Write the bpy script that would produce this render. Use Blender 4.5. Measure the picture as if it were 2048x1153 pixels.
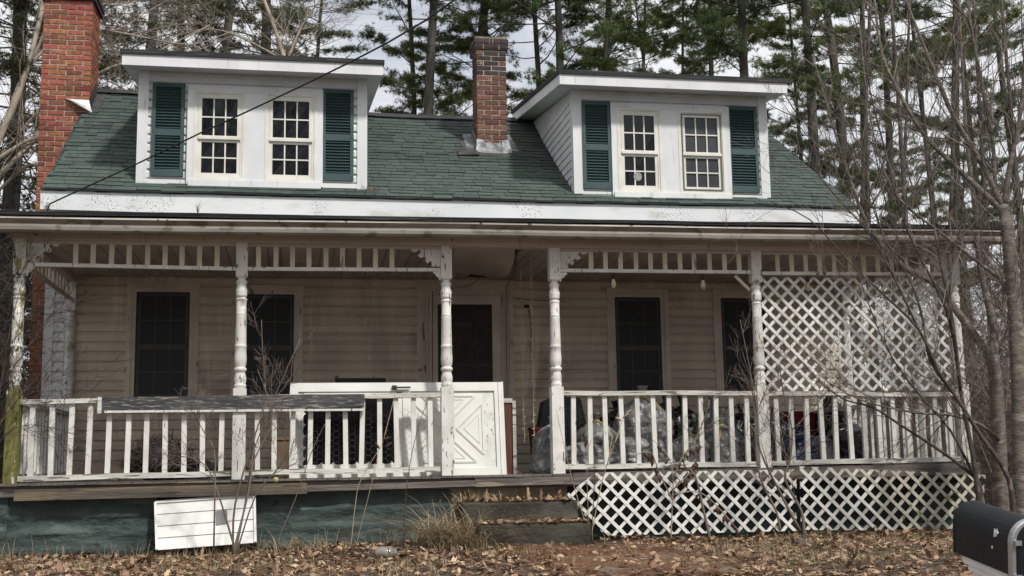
import bpy, math, random
import numpy as np
from mathutils import Vector, Matrix, noise
random.seed(11); rng = np.random.default_rng(11)
scene = bpy.context.scene
for o in list(bpy.data.objects): bpy.data.objects.remove(o)
C = scene.collection

# ------------------------------------------------------------------ camera
FPX, YAW, PITCH, ROLL = 2387.5, .179446, .146467, -.0166683     # focal length in pixels of a 2048 wide frame
CAM = Vector((0, -11.601, .721))
_f = Vector((math.sin(YAW)*math.cos(PITCH), math.cos(YAW)*math.cos(PITCH), math.sin(PITCH)))
_r = Vector((math.cos(YAW), -math.sin(YAW), 0)); _u = _r.cross(_f)
AX = _r*math.cos(ROLL) + _u*math.sin(ROLL); BX = _u*math.cos(ROLL) - _r*math.sin(ROLL)
cd = bpy.data.cameras.new('camera'); cam = bpy.data.objects.new('camera', cd); C.objects.link(cam)
cd.sensor_width = 36; cd.lens = FPX*36/2048; cd.clip_end = 500; cd.clip_start = .05
M = Matrix((AX, BX, -_f)).transposed().to_4x4(); M.translation = CAM; cam.matrix_world = M
scene.camera = cam
scene.render.resolution_x, scene.render.resolution_y = 1024, 576
def W(px, py, Y):
    """point of the upright plane Y (metres behind the porch posts) that was measured at photo pixel px, py"""
    r = _f*FPX + AX*(px-1024) - BX*(py-576.5)
    return CAM + r*((Y-CAM.y)/r.y)

# ------------------------------------------------------------------ sky and sun
SUN_EL, SUN_AZ = math.radians(50), math.radians(152)     # compass-like: 180 = from in front of the house, less = from its right
world = bpy.data.worlds.new('World'); scene.world = world; world.use_nodes = True
nt = world.node_tree; nt.nodes.clear()
out = nt.nodes.new('ShaderNodeOutputWorld'); bg = nt.nodes.new('ShaderNodeBackground')
sky = nt.nodes.new('ShaderNodeTexSky'); sky.sky_type = 'NISHITA'; sky.sun_disc = False
sky.sun_elevation = SUN_EL; sky.sun_rotation = SUN_AZ; sky.air_density = .8; sky.dust_density = 3.0
tc = nt.nodes.new('ShaderNodeTexCoord'); mp = nt.nodes.new('ShaderNodeMapping'); mp.inputs['Scale'].default_value = (1, 1, 2.2)
nz = nt.nodes.new('ShaderNodeTexNoise'); nz.inputs['Scale'].default_value = 3.0; nz.inputs['Detail'].default_value = 7; nz.inputs['Roughness'].default_value = .55
rp = nt.nodes.new('ShaderNodeValToRGB'); rp.color_ramp.elements[0].position = .22; rp.color_ramp.elements[1].position = .46
mx = nt.nodes.new('ShaderNodeMix'); mx.data_type = 'RGBA'; mx.inputs[7].default_value = (7.7, 7.85, 8.1, 1)
nt.links.new(tc.outputs['Generated'], mp.inputs['Vector']); nt.links.new(mp.outputs[0], nz.inputs['Vector'])
nt.links.new(nz.outputs['Fac'], rp.inputs[0]); nt.links.new(rp.outputs[0], mx.inputs[0])
nt.links.new(sky.outputs[0], mx.inputs[6]); nt.links.new(mx.outputs[2], bg.inputs['Color'])
bg.inputs['Strength'].default_value = .098; nt.links.new(bg.outputs[0], out.inputs['Surface'])
sd = bpy.data.lights.new('sun', 'SUN'); sd.energy = 3.1; sd.angle = math.radians(5); sd.color = (1, .965, .92)
sun = bpy.data.objects.new('sun', sd); C.objects.link(sun)
sdir = Vector((math.sin(SUN_AZ)*math.cos(SUN_EL), math.cos(SUN_AZ)*math.cos(SUN_EL), math.sin(SUN_EL)))
sun.rotation_euler = sdir.to_track_quat('Z', 'Y').to_euler(); sun.location = (0, -5, 20)
vs = scene.view_settings; vs.view_transform = 'Standard'; vs.look = 'None'; vs.exposure = 0.27; vs.gamma = 1; vs.use_curve_mapping = False

# ------------------------------------------------------------------ materials
MATS = {}
def lin(c):
    return tuple((x/255/12.92 if x/255 <= .04045 else ((x/255+.055)/1.055)**2.4) for x in c)
def mat(name, c1, c2, scale=8, rough=.7, bump=.0, bscale=None, stretch=(1, 1, 1), rand=0, hue=0, lo=.35, hi=.65,
        spot=None, spotc=(.05, .05, .04), spotscale=40, spotstretch=(1, 1, 1), spec=.4, metal=0, coat=0, detail=6, trans=0,
        spot2=None, spot2c=(.1, .1, .1), spot2scale=5, spot2stretch=(1, 1, 1), isl=None, islv=0, spotmask=None):
    m = bpy.data.materials.new(name); m.use_nodes = True; t = m.node_tree; N = t.nodes; L = t.links
    b = N['Principled BSDF']; b.inputs['Roughness'].default_value = rough; b.inputs['Metallic'].default_value = metal
    b.inputs['Specular IOR Level'].default_value = spec; b.inputs['Coat Weight'].default_value = coat
    g = N.new('ShaderNodeNewGeometry')
    def nse(sc, st, dt=detail, off=0):
        mp = N.new('ShaderNodeMapping'); mp.inputs['Scale'].default_value = st; mp.inputs['Location'].default_value = (off, off*1.7, off*.6)
        L.new(g.outputs['Position'], mp.inputs['Vector'])
        n = N.new('ShaderNodeTexNoise'); n.inputs['Scale'].default_value = sc; n.inputs['Detail'].default_value = dt
        L.new(mp.outputs[0], n.inputs['Vector']); return n
    def ramp(src, a, z):
        r = N.new('ShaderNodeMapRange'); r.inputs['From Min'].default_value = a; r.inputs['From Max'].default_value = z; r.interpolation_type = 'SMOOTHSTEP'
        L.new(src, r.inputs['Value']); return r.outputs[0]
    def mix(fac, a, c):
        k = N.new('ShaderNodeMix'); k.data_type = 'RGBA'
        if isinstance(fac, float): k.inputs[0].default_value = fac
        else: L.new(fac, k.inputs[0])
        for i, s in ((6, a), (7, c)):
            if isinstance(s, tuple): k.inputs[i].default_value = (*s, 1)
            else: L.new(s, k.inputs[i])
        return k.outputs[2]
    n = nse(scale, stretch)
    col = mix(ramp(n.outputs['Fac'], lo, hi), c1, c2)
    if spot2:
        col = mix(ramp(nse(spot2scale, spot2stretch, 5, 7.3).outputs['Fac'], spot2[0], spot2[1]), col, spot2c)
    if spot:
        sf = ramp(nse(spotscale, spotstretch, 3, 3.1).outputs['Fac'], spot[0], spot[1])
        if spotmask:
            mm_ = N.new('ShaderNodeMath'); mm_.operation = 'MULTIPLY'; L.new(sf, mm_.inputs[0]); L.new(ramp(nse(spotmask, (1, 1, 1), 2, 5.7).outputs['Fac'], .5, .62), mm_.inputs[1]); sf = mm_.outputs[0]
        col = mix(sf, col, spotc)
    if isl:
        pw = N.new('ShaderNodeMath'); pw.operation = 'POWER'; pw.inputs[1].default_value = 1.6; L.new(g.outputs['Random Per Island'], pw.inputs[0])
        col = mix(pw.outputs[0], col, isl)
        if islv:
            m4 = N.new('ShaderNodeMath'); m4.operation = 'MULTIPLY'; m4.inputs[1].default_value = 13.7; L.new(g.outputs['Random Per Island'], m4.inputs[0]); m5 = N.new('ShaderNodeMath'); m5.operation = 'FRACT'; L.new(m4.outputs[0], m5.inputs[0])
            hv = N.new('ShaderNodeHueSaturation'); mr = N.new('ShaderNodeMapRange'); mr.inputs['To Min'].default_value = 1-islv; mr.inputs['To Max'].default_value = 1+islv; L.new(m5.outputs[0], mr.inputs[0]); L.new(mr.outputs[0], hv.inputs['Value']); L.new(col, hv.inputs['Color']); col = hv.outputs[0]
    if rand or hue:
        oi = N.new('ShaderNodeObjectInfo'); h = N.new('ShaderNodeHueSaturation'); L.new(col, h.inputs['Color'])
        r = N.new('ShaderNodeMapRange'); r.inputs['To Min'].default_value = 1-rand; r.inputs['To Max'].default_value = 1+rand; L.new(oi.outputs['Random'], r.inputs[0]); L.new(r.outputs[0], h.inputs['Value'])
        if hue:
            m2 = N.new('ShaderNodeMath'); m2.operation = 'MULTIPLY'; m2.inputs[1].default_value = 7.31; L.new(oi.outputs['Random'], m2.inputs[0])
            m3 = N.new('ShaderNodeMath'); m3.operation = 'FRACT'; L.new(m2.outputs[0], m3.inputs[0])
            r2 = N.new('ShaderNodeMapRange'); r2.inputs['To Min'].default_value = .5-hue; r2.inputs['To Max'].default_value = .5+hue; L.new(m3.outputs[0], r2.inputs[0]); L.new(r2.outputs[0], h.inputs['Hue'])
        col = h.outputs[0]
    L.new(col, b.inputs['Base Color'])
    if bump:
        bn = nse(bscale or scale*3, stretch, 5, 1.3); bp = N.new('ShaderNodeBump'); bp.inputs['Strength'].default_value = bump; bp.inputs['Distance'].default_value = .02
        L.new(bn.outputs['Fac'], bp.inputs['Height']); L.new(bp.outputs[0], b.inputs['Normal'])
    if trans:
        tr = N.new('ShaderNodeBsdfTranslucent'); L.new(col, tr.inputs[0]); ms = N.new('ShaderNodeMixShader'); ms.inputs[0].default_value = trans
        L.new(b.outputs[0], ms.inputs[1]); L.new(tr.outputs[0], ms.inputs[2]); L.new(ms.outputs[0], N['Material Output'].inputs['Surface'])
    MATS[name] = m; return m
WHT = (.74, .74, .72)
mat('white_vinyl', (.71, .715, .71), (.62, .63, .63), 2.2, .45, .05, 6, stretch=(1, 1, .5), spot=(.60, .78), spotc=(.44, .44, .41), spotscale=16, spotstretch=(1.2, 1.2, .12), spot2=(.62, .8), spot2c=(.5, .5, .47), spot2scale=3)
mat('fascia_metal', (.75, .76, .77), (.68, .7, .71), 1.3, .4, .2, 2, spot=(.60, .64), spotc=(.06, .065, .05), spotscale=70, spotmask=1.5, spot2=(.55, .75), spot2c=(.58, .58, .53), spot2scale=2, spot2stretch=(1, 1, 3))
mat('window_paint', (.72, .70, .64), (.62, .60, .53), 4, .5, .05)
mat('porch_paint', (.70, .69, .65), (.58, .57, .52), 5, .6, .12, 40, spot=(.62, .66), spotc=(.13, .12, .10), spotscale=26, spotstretch=(1.6, 1.6, .35), spot2=(.62, .72), spot2c=(.36, .35, .29), spot2scale=5)
mat('rail_paint', (.66, .65, .60), (.45, .44, .39), 7, .7, .25, 30, stretch=(.25, 1, 2), spot=(.57, .61), spotc=(.15, .14, .11), spotscale=18, spotstretch=(.25, 1, 2.2))
mat('mossy_paint', (.70, .69, .62), (.60, .60, .50), 5, .7, .25, 30, spot=(.58, .61), spotc=(.055, .05, .03), spotscale=20, spotstretch=(1.5, 1.5, .5), spot2=(.56, .64), spot2c=(.22, .215, .085), spot2scale=9, spot2stretch=(1, 1, .6))
mat('mossy_wood', (.20, .19, .05), (.13, .12, .035), 9, .85, .3, 30, stretch=(2, 2, .4), spot=(.64, .67), spotc=(.7, .69, .62), spotscale=14, spotstretch=(1.6, 1.6, .4))
mat('siding', (.66, .565, .45), (.53, .45, .355), 2.2, .55, .06, 60, stretch=(1, 1, .35), rand=.07, spot=(.55, .75), spotc=(.72, .62, .52), spotscale=6, spotstretch=(2.2, 1, .22), spot2=(.54, .70), spot2c=(.40, .32, .25), spot2scale=1.4)
mat('porch_trim', (.66, .58, .475), (.55, .48, .39), 3, .6, .06, 30, spot=(.66, .72), spotc=(.2, .17, .135), spotscale=14, spotstretch=(1, 1, .3))
mat('porch_beam', (.52, .45, .39), (.43, .375, .32), 1.5, .6, .06, 20, stretch=(.5, 1, 2), spot=(.68, .73), spotc=(.2, .16, .13), spotscale=12)
mat('ceiling_paint', (.52, .46, .41), (.42, .37, .33), 2, .7, .05, 20, rand=.1, spot=(.66, .73), spotc=(.2, .17, .14), spotscale=6)
mat('gutter_metal', (.235, .215, .18), (.17, .155, .128), 3, .55, .12, 20, stretch=(.6, 1, 3), spot=(.54, .66), spotc=(.10, .094, .06), spotscale=9, spotstretch=(.6, 1, 1), spot2=(.56, .7), spot2c=(.14, .13, .095), spot2scale=1.5)  # base darkened to stand for shade on the face; blotches are grime
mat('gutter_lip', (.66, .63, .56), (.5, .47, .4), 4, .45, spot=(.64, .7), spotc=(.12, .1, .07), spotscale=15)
mat('shutter_green', (.046, .082, .083), (.036, .067, .069), 3, .5, .03)
mat('shingle', (.052, .075, .065), (.037, .053, .048), 16, .9, .5, 160, rand=.15, hue=.01, lo=.3, hi=.7, spot=(.54, .74), spotc=(.068, .092, .076), spotscale=1.6, spot2=(.54, .68), spot2c=(.030, .040, .042), spot2scale=.9, isl=(.058, .078, .067), islv=.14)
mat('dark_roofing', (.028, .03, .03), (.014, .015, .016), 4, .8, .3, 30, stretch=(.3, 1, 4), spot=(.62, .7), spotc=(.09, .09, .085), spotscale=10, spotstretch=(.2, 1, 5))
mat('brick', (.30, .10, .052), (.195, .066, .042), 22, .88, .6, 70, rand=.40, hue=.018, spot=(.60, .72), spotc=(.10, .052, .042), spotscale=18)
mat('brick_dull', (.17, .078, .052), (.115, .058, .043), 20, .9, .5, 70, rand=.32, hue=.018, spot=(.64, .7), spotc=(.28, .22, .165), spotscale=9)
mat('brick_soot', (.035, .03, .03), (.06, .045, .04), 12, .9, .4, 60, rand=.3)
mat('mortar', (.46, .40, .35), (.30, .265, .24), 12, .95, .4, 60)
mat('flashing', (.25, .26, .265), (.10, .105, .11), 9, .5, .35, 14, metal=.4)
mat('tar', (.03, .028, .028), (.06, .055, .05), 9, .7, .4, 30)
mat('glass', (.006, .007, .009), (.003, .0035, .004), 3, .04, .3, 3.5, spec=.4)
mat('glass_door', (.006, .006, .007), (.004, .004, .0045), 3, .25, spec=.12)
mat('baluster_paint', (.70, .69, .65), (.60, .59, .54), 6, .6, .08, 40, spot=(.68, .71), spotc=(.2, .19, .16), spotscale=26, spotstretch=(1.6, 1.6, .35), rand=.06)
mat('far_twig', (.070, .060, .050), (.042, .036, .030), 5, .8, rand=.15, isl=(.115, .1, .085))
mat('storm_dirty', (.66, .66, .62), (.55, .55, .5), 6, .5, spot=(.63, .66), spotc=(.2, .2, .17), spotscale=45, spotstretch=(1, 1, .6))
mat('glass_screen', (.032, .034, .037), (.024, .025, .028), 60, .5, .0, spec=.3)
mat('glass_hazy', (.05, .055, .062), (.032, .036, .042), 3, .35, .0, spec=.4)
mat('screen_bar', (.085, .082, .078), (.065, .062, .06), 8, .6)
mat('dark_frame', (.035, .037, .04), (.02, .021, .024), 8, .5)
mat('door_brown', (.035, .024, .02), (.02, .015, .013), 6, .6)
mat('storm_white', (.72, .72, .68), (.64, .64, .6), 2.5, .42, .02, 10, spot=(.74, .78), spotc=(.2, .2, .17), spotscale=30)
mat('black_metal', (.012, .012, .013), (.02, .02, .02), 10, .4)
mat('grey_wood', (.17, .15, .13), (.085, .075, .068), 8, .85, .5, 24, stretch=(.22, 1, 3), spot=(.6, .66), spotc=(.24, .20, .15), spotscale=6, spotstretch=(.2, 1, 2))
mat('brown_wood', (.19, .145, .09), (.085, .07, .06), 3, .85, .5, 24, stretch=(.3, 1, 4), spot=(.6, .66), spotc=(.05, .042, .036), spotscale=9, spotstretch=(.25, 1, 3))
mat('plank_peeling', (.070, .072, .072), (.036, .038, .040), 7, .75, .6, 30, stretch=(.3, 1, 1.4), spot=(.53, .64), spotc=(.21, .19, .165), spotscale=40, spotstretch=(.22, 1, 1.3), spot2=(.62, .68), spot2c=(.14, .10, .07), spot2scale=3)
mat('foundation_green', (.050, .074, .068), (.032, .050, .047), 5, .7, 1.0, 12, stretch=(.8, 1, 1.6), spot=(.63, .71), spotc=(.014, .018, .015), spotscale=7, spot2=(.58, .66), spot2c=(.085, .11, .10), spot2scale=3, spot2stretch=(.4, 1, 2))
mat('bare_concrete', (.25, .215, .155), (.16, .14, .10), 6, .9, .8, 16)
mat('step_concrete', (.030, .027, .021), (.055, .05, .038), 4, .92, .7, 30, spot=(.62, .7), spotc=(.035, .042, .016), spotscale=7, spot2=(.6, .72), spot2c=(.09, .085, .07), spot2scale=2.5)
mat('lattice_white', (.74, .735, .70), (.66, .655, .60), 3, .5, spot=(.64, .70), spotc=(.26, .25, .16), spotscale=7, rand=.05)
mat('lattice_shade_dirt', (.52, .50, .42), (.40, .38, .31), 4, .6, spot=(.62, .68), spotc=(.2, .19, .11), spotscale=9, rand=.08)  # duller base has tree shade painted in; the spots are dirt
mat('soil', (.075, .05, .033), (.05, .036, .024), 6, .95, .8, 25)
mat('leaf_litter', (.17, .085, .045), (.10, .048, .028), 14, .8, .0, lo=.3, hi=.7, trans=.12, isl=(.46, .33, .21), islv=.4)
mat('needles_orange', (.21, .10, .048), (.14, .065, .034), 5, .85, isl=(.36, .21, .11))
mat('dry_grass', (.42, .34, .21), (.30, .23, .13), 6, .8, trans=.2, isl=(.5, .42, .28), islv=.25)
mat('green_grass', (.16, .18, .055), (.24, .22, .09), 5, .8, trans=.2)
mat('pine_needles', (.088, .128, .046), (.050, .084, .036), .7, .7, lo=.38, hi=.62, rand=.2, hue=.02, trans=.45, isl=(.14, .175, .065), islv=.3)
mat('pine_needles_light', (.14, .165, .046), (.08, .115, .036), .8, .7, lo=.38, hi=.62, rand=.15, hue=.012, trans=.45, isl=(.19, .21, .07), islv=.35)
mat('hemlock_needles', (.062, .070, .030), (.038, .046, .022), .8, .8, rand=.2, trans=.35, isl=(.105, .105, .05), islv=.35)
mat('pine_bark', (.075, .068, .056), (.030, .029, .025), 7, .95, .9, 26, stretch=(1, 1, .3), rand=.3, spot=(.58, .7), spotc=(.065, .08, .05), spotscale=2)
mat('grey_bark', (.16, .137, .11), (.085, .072, .058), 9, .85, .6, 30, stretch=(1, 1, 2.4), rand=.1, spot=(.62, .70), spotc=(.06, .05, .042), spotscale=30, spotstretch=(.5, .5, 2.2), spot2=(.58, .66), spot2c=(.24, .21, .175), spot2scale=6, spot2stretch=(1, 1, 2))
mat('dark_bark', (.062, .048, .038), (.030, .024, .020), 9, .75, .4, 30, rand=.15, spot2=(.58, .66), spot2c=(.12, .098, .078), spot2scale=7)
mat('pale_twig', (.26, .215, .165), (.14, .115, .09), 5, .8, rand=.1, isl=(.3, .25, .2), islv=.2)
mat('brown_twig', (.105, .080, .062), (.055, .042, .034), 5, .55, rand=.15, isl=(.21, .17, .135))
mat('straw', (.40, .32, .20), (.26, .19, .11), 8, .8, rand=.1)
mat('dead_leaf', (.10, .055, .033), (.055, .03, .02), 9, .8, trans=.1)
mat('bag_clear', (.20, .20, .196), (.10, .10, .10), 5, .3, .9, 22, rand=.2, spec=.6, spot=(.60, .66), spotc=(.38, .38, .37), spotscale=16, spotstretch=(1, 1, .5))
mat('bag_grey', (.085, .085, .085), (.05, .05, .052), 5, .35, .5, 12, rand=.2, spec=.5)
mat('bag_black', (.009, .009, .010), (.014, .014, .015), 6, .22, .5, 12, spec=.6)
mat('bag_blue', (.012, .022, .07), (.02, .03, .05), 6, .2, .5, 12, spec=.6, spot=(.62, .68), spotc=(.2, .24, .32), spotscale=14)
mat('yellow_tie', (.42, .32, .04), (.3, .22, .03), 8, .5)
mat('red_cloth', (.14, .012, .022), (.09, .010, .016), 6, .8, .2)
mat('grey_plastic', (.16, .165, .16), (.11, .115, .11), 5, .45)
mat('cardboard', (.19, .13, .08), (.13, .09, .055), 5, .85)
mat('brown_tarp', (.055, .036, .026), (.03, .021, .016), 5, .75, .4, 14)
mat('grey_cloth', (.12, .13, .15), (.05, .055, .065), 14, .8, .5, 30)
mat('red_brown_board', (.12, .042, .026), (.08, .03, .02), 6, .7, .1, stretch=(2, 2, .3))
mat('mailbox_black', (.008, .009, .012), (.012, .013, .016), 5, .5, .06, 25, spec=.25, spot=(.77, .79), spotc=(.16, .16, .17), spotscale=30)
mat('bright_metal', (.62, .63, .64), (.5, .51, .52), 8, .3, metal=.7)
mat('post_plastic', (.72, .71, .68), (.64, .63, .6), 4, .4)
mat('white_print', (.78, .78, .78), (.7, .7, .7), 30, .5)
mat('bulb_glass', (.45, .40, .28), (.4, .35, .24), 5, .15, spec=.6)
mat('black_cable', (.010, .010, .011), (.016, .016, .016), 5, .6)
mat('wire_mesh', (.16, .15, .13), (.10, .085, .07), 10, .6)
mat('string_light', (.6, .53, .34), (.45, .39, .25), 20, .5)
mat('clear_plastic', (.24, .22, .19), (.15, .135, .11), 9, .12, spec=.7)
mat('stone', (.09, .09, .085), (.06, .06, .055), 12, .9, .5)
mat('paper', (.34, .35, .35), (.2, .2, .2), 60, .8)
mat('notice', (.06, .058, .055), (.045, .044, .042), 90, .7)
mat('ball_green', (.42, .42, .22), (.3, .28, .12), 12, .5)
mat('flagstone', (.17, .09, .05), (.12, .065, .04), 30, .9, .8, 90, spot2=(.56, .62), spot2c=(.19, .185, .16), spot2scale=1.6)

# ------------------------------------------------------------------ mesh helpers
WL = {}
def wl(o): return WL.get(o.name, Vector((0, 0, 0)))
def empty(name, loc, label=None, cat=None, group=None, parent=None):
    o = bpy.data.objects.new(name, None); C.objects.link(o); o.empty_display_size = .1
    WL[o.name] = Vector(loc); o.location = Vector(loc) - (wl(parent) if parent else Vector())
    if parent: o.parent = parent
    tag(o, label, cat, group); return o
def tag(o, label=None, cat=None, group=None, kind=None):
    for k, v in (('label', label), ('category', cat), ('group', group), ('kind', kind)):
        if v: o[k] = v
    return o
class MB:
    def __init__(s): s.v = []; s.f = []
    def add(s, vs, fs):
        n = len(s.v); s.v += [tuple(p) for p in vs]; s.f += [tuple(i+n for i in f) for f in fs]; return s
    def box(s, x0, x1, y0, y1, z0, z1):
        return s.add([(x0,y0,z0),(x1,y0,z0),(x1,y1,z0),(x0,y1,z0),(x0,y0,z1),(x1,y0,z1),(x1,y1,z1),(x0,y1,z1)],
                     [(0,3,2,1),(4,5,6,7),(0,1,5,4),(1,2,6,5),(2,3,7,6),(3,0,4,7)])
    def beam(s, p0, p1, w, h, up=(0, 0, 1)):
        p0, p1 = Vector(p0), Vector(p1); d = (p1-p0).normalized(); sd = d.cross(Vector(up)).normalized()*w/2; u = sd.cross(d).normalized()*h/2
        vs = [p+a*sd+b*u for p in (p0, p1) for a, b in ((-1,-1),(1,-1),(1,1),(-1,1))]
        return s.add(vs, [(0,1,2,3),(7,6,5,4),(0,4,5,1),(1,5,6,2),(2,6,7,3),(3,7,4,0)])
    def quad(s, a, b, c, d): return s.add([a, b, c, d], [(0,1,2,3)])
    def prism(s, poly, y0, y1):                          # polygon in x,z pushed along y
        n = len(poly); vs = [(x, y0, z) for x, z in poly] + [(x, y1, z) for x, z in poly]
        return s.add(vs, [tuple(range(n)), tuple(range(2*n-1, n-1, -1))] + [(i, i+n, (i+1) % n+n, (i+1) % n) for i in range(n)])
    def prism_x(s, poly, x0, x1):                        # polygon in y,z pushed along x
        n = len(poly); vs = [(x0, y, z) for y, z in poly] + [(x1, y, z) for y, z in poly]
        return s.add(vs, [tuple(range(n-1, -1, -1)), tuple(range(n, 2*n))] + [(i, (i+1) % n, (i+1) % n+n, i+n) for i in range(n)])
    def tube(s, pts, rad, n=6, cap=True):
        pts = [Vector(p) for p in pts]
        if not hasattr(rad, '__len__'): rad = [rad]*len(pts)
        base = len(s.v); t0 = (pts[1]-pts[0]).normalized(); a = t0.orthogonal().normalized(); rings = []
        for i, p in enumerate(pts):
            t = (pts[min(i+1, len(pts)-1)]-pts[max(i-1, 0)]).normalized(); a = (a-t*a.dot(t)).normalized(); b = t.cross(a)
            for k in range(n):
                an = 2*math.pi*k/n; s.v.append(tuple(p+(a*math.cos(an)+b*math.sin(an))*rad[i]))
        for i in range(len(pts)-1):
            for k in range(n):
                s.f.append((base+i*n+k, base+i*n+(k+1) % n, base+(i+1)*n+(k+1) % n, base+(i+1)*n+k))
        if cap:
            s.f.append(tuple(base+k for k in range(n-1, -1, -1))); s.f.append(tuple(base+(len(pts)-1)*n+k for k in range(n)))
        return s
    def lathe(s, prof, cx, cy, n=16):
        base = len(s.v)
        for r, z in prof:
            for k in range(n): s.v.append((cx+r*math.cos(2*math.pi*k/n), cy+r*math.sin(2*math.pi*k/n), z))
        for i in range(len(prof)-1):
            for k in range(n): s.f.append((base+i*n+k, base+i*n+(k+1) % n, base+(i+1)*n+(k+1) % n, base+(i+1)*n+k))
        s.f.append(tuple(base+k for k in range(n-1, -1, -1))); s.f.append(tuple(base+(len(prof)-1)*n+k for k in range(n))); return s
    def build(s, name, m, parent=None, smooth=False, label=None, cat=None, group=None, kind=None):
        v = np.array(s.v); lo, hi = v.min(0), v.max(0); o0 = np.array([(lo[0]+hi[0])/2, (lo[1]+hi[1])/2, lo[2]])
        me = bpy.data.meshes.new(name); me.from_pydata((v-o0).tolist(), [], s.f); me.materials.append(MATS[m])
        if smooth: me.polygons.foreach_set('use_smooth', [True]*len(me.polygons))
        o = bpy.data.objects.new(name, me); C.objects.link(o); WL[o.name] = Vector(o0)
        o.location = Vector(o0) - (wl(parent) if parent else Vector())
        if parent: o.parent = parent
        return tag(o, label, cat, group, kind)
def tri_mesh(name, V, T, m, parent=None, smooth=False, **k):     # numpy vertices and triangles, joined
    V = np.asarray(V, dtype=np.float64); T = np.asarray(T, dtype=np.int32); lo, hi = V.min(0), V.max(0)
    o0 = np.array([(lo[0]+hi[0])/2, (lo[1]+hi[1])/2, lo[2]]); me = bpy.data.meshes.new(name)
    me.vertices.add(len(V)); me.vertices.foreach_set('co', (V-o0).astype(np.float32).ravel())
    me.loops.add(T.size); me.loops.foreach_set('vertex_index', T.ravel()); me.polygons.add(len(T))
    me.polygons.foreach_set('loop_start', np.arange(0, T.size, 3, dtype=np.int32)); me.update(calc_edges=True); me.materials.append(MATS[m])
    if smooth: me.polygons.foreach_set('use_smooth', np.ones(len(T), dtype=bool))
    o = bpy.data.objects.new(name, me); C.objects.link(o); WL[o.name] = Vector(o0)
    o.location = Vector(o0) - (wl(parent) if parent else Vector())
    if parent: o.parent = parent
    return tag(o, **k)
def share(name, me, loc, parent, rot=None, scale=None):           # a further piece with the same mesh
    o = bpy.data.objects.new(name, me); C.objects.link(o); WL[o.name] = Vector(loc); o.location = Vector(loc)-wl(parent); o.parent = parent
    if rot: o.rotation_euler = rot
    if scale: o.scale = scale
    return o

# ------------------------------------------------------------------ ground
def gz(x, y):
    z = .05*noise.noise((x*.35, y*.35, 0)) + .02*noise.noise((x*1.7, y*1.7, 3)) - .03
    if y < -3.2: z -= .75*min(1, (-3.2-y)/5.5)**1.2
    if y > 14: z += .05*(y-14)
    return z
gx = np.unique(np.concatenate([np.linspace(-90, -6, 18), np.linspace(-6, 12, 73), np.linspace(12, 110, 18)]))
gy = np.unique(np.concatenate([np.linspace(-40, -12, 8), np.linspace(-12, 3, 61), np.linspace(3, 140, 30)]))
VV = [(x, y, gz(x, y)) for y in gy for x in gx]; nx = len(gx)
FF = [(j*nx+i, j*nx+i+1, (j+1)*nx+i+1, (j+1)*nx+i) for j in range(len(gy)-1) for i in range(nx-1)]
g = MB(); g.v = VV; g.f = FF
g.build('ground', 'soil', smooth=True, kind='structure')

# ------------------------------------------------------------------ house
XL, XR, YW = -2.83, 6.905, 2.65
house = empty('house', (2, 2.6, 0), 'weathered white wooden house with green roof, two dormers and long porch', 'house')
wall = MB().box(XL, XR, YW+.01, 7.78, 0, 3.86).build('wall', 'siding', house)
# clapboards on the porch wall, split round the windows and the door
OPEN = [(-1.945, -1.129, 1.42, 2.876), (-.755, .066, 1.42, 2.86), (1.412, 2.593, .62, 2.95), (3.767, 4.569, 1.42, 2.862), (5.148, 5.95, 1.42, 2.862)]
CH = .1125; prof = [(0, 0), (-.026, 0), (-.030, .006), (-.030, .066), (-.026, .078), (-.014, .090), (-.006, CH+.004), (0, CH+.006)]
nc = 21; z0 = .615
for c in range(nc):
    za = z0+c*CH; zb = za+CH
    cuts = [-2.60]
    for a, b, zl, zh in OPEN:
        if zb > zl+.03 and za < zh-.02: cuts += [a, b]
    cuts.append(XR-.1)
    for i in range(0, len(cuts), 2):
        if c == nc-1 and i == 0: pass
        j = random.uniform(-.001, .001)
        MB().prism_x([(YW+.008+y+j, za+z) for y, z in prof], cuts[i], cuts[i+1]).build('siding_board', 'siding', wall)
MB().box(XL-.012, XL+.09, YW-.03, YW+.1, 0, 3.66).build('corner_board', 'white_vinyl', wall)
MB().box(XR-.1, XR+.012, YW-.03, YW+.1, 0, 3.66).build('corner_board', 'white_vinyl', wall)
for c in range(int(3.0/CH)):
    za = .615+c*CH
    MB().prism_x([(YW+.008+y, za+z) for y, z in prof], XL+.09, -2.62).build('siding_board', 'white_vinyl', wall)
# gable triangles (thin side faces close the attic)
def ridge_z(X): return 5.95 if X < -2.3 else (5.95+(X+2.3)*(5.745-5.95)/3.2 if X < .9 else 5.745)
YR, YE, ZE = 5.2, 2.33, 3.905
for x in (XL, XR-.02):
    MB().prism_x([(YW+.03, 3.8), (7.75, 3.8), (YR, ridge_z(x)-.1)], x, x+.02).build('gable', 'white_vinyl', house)

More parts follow.
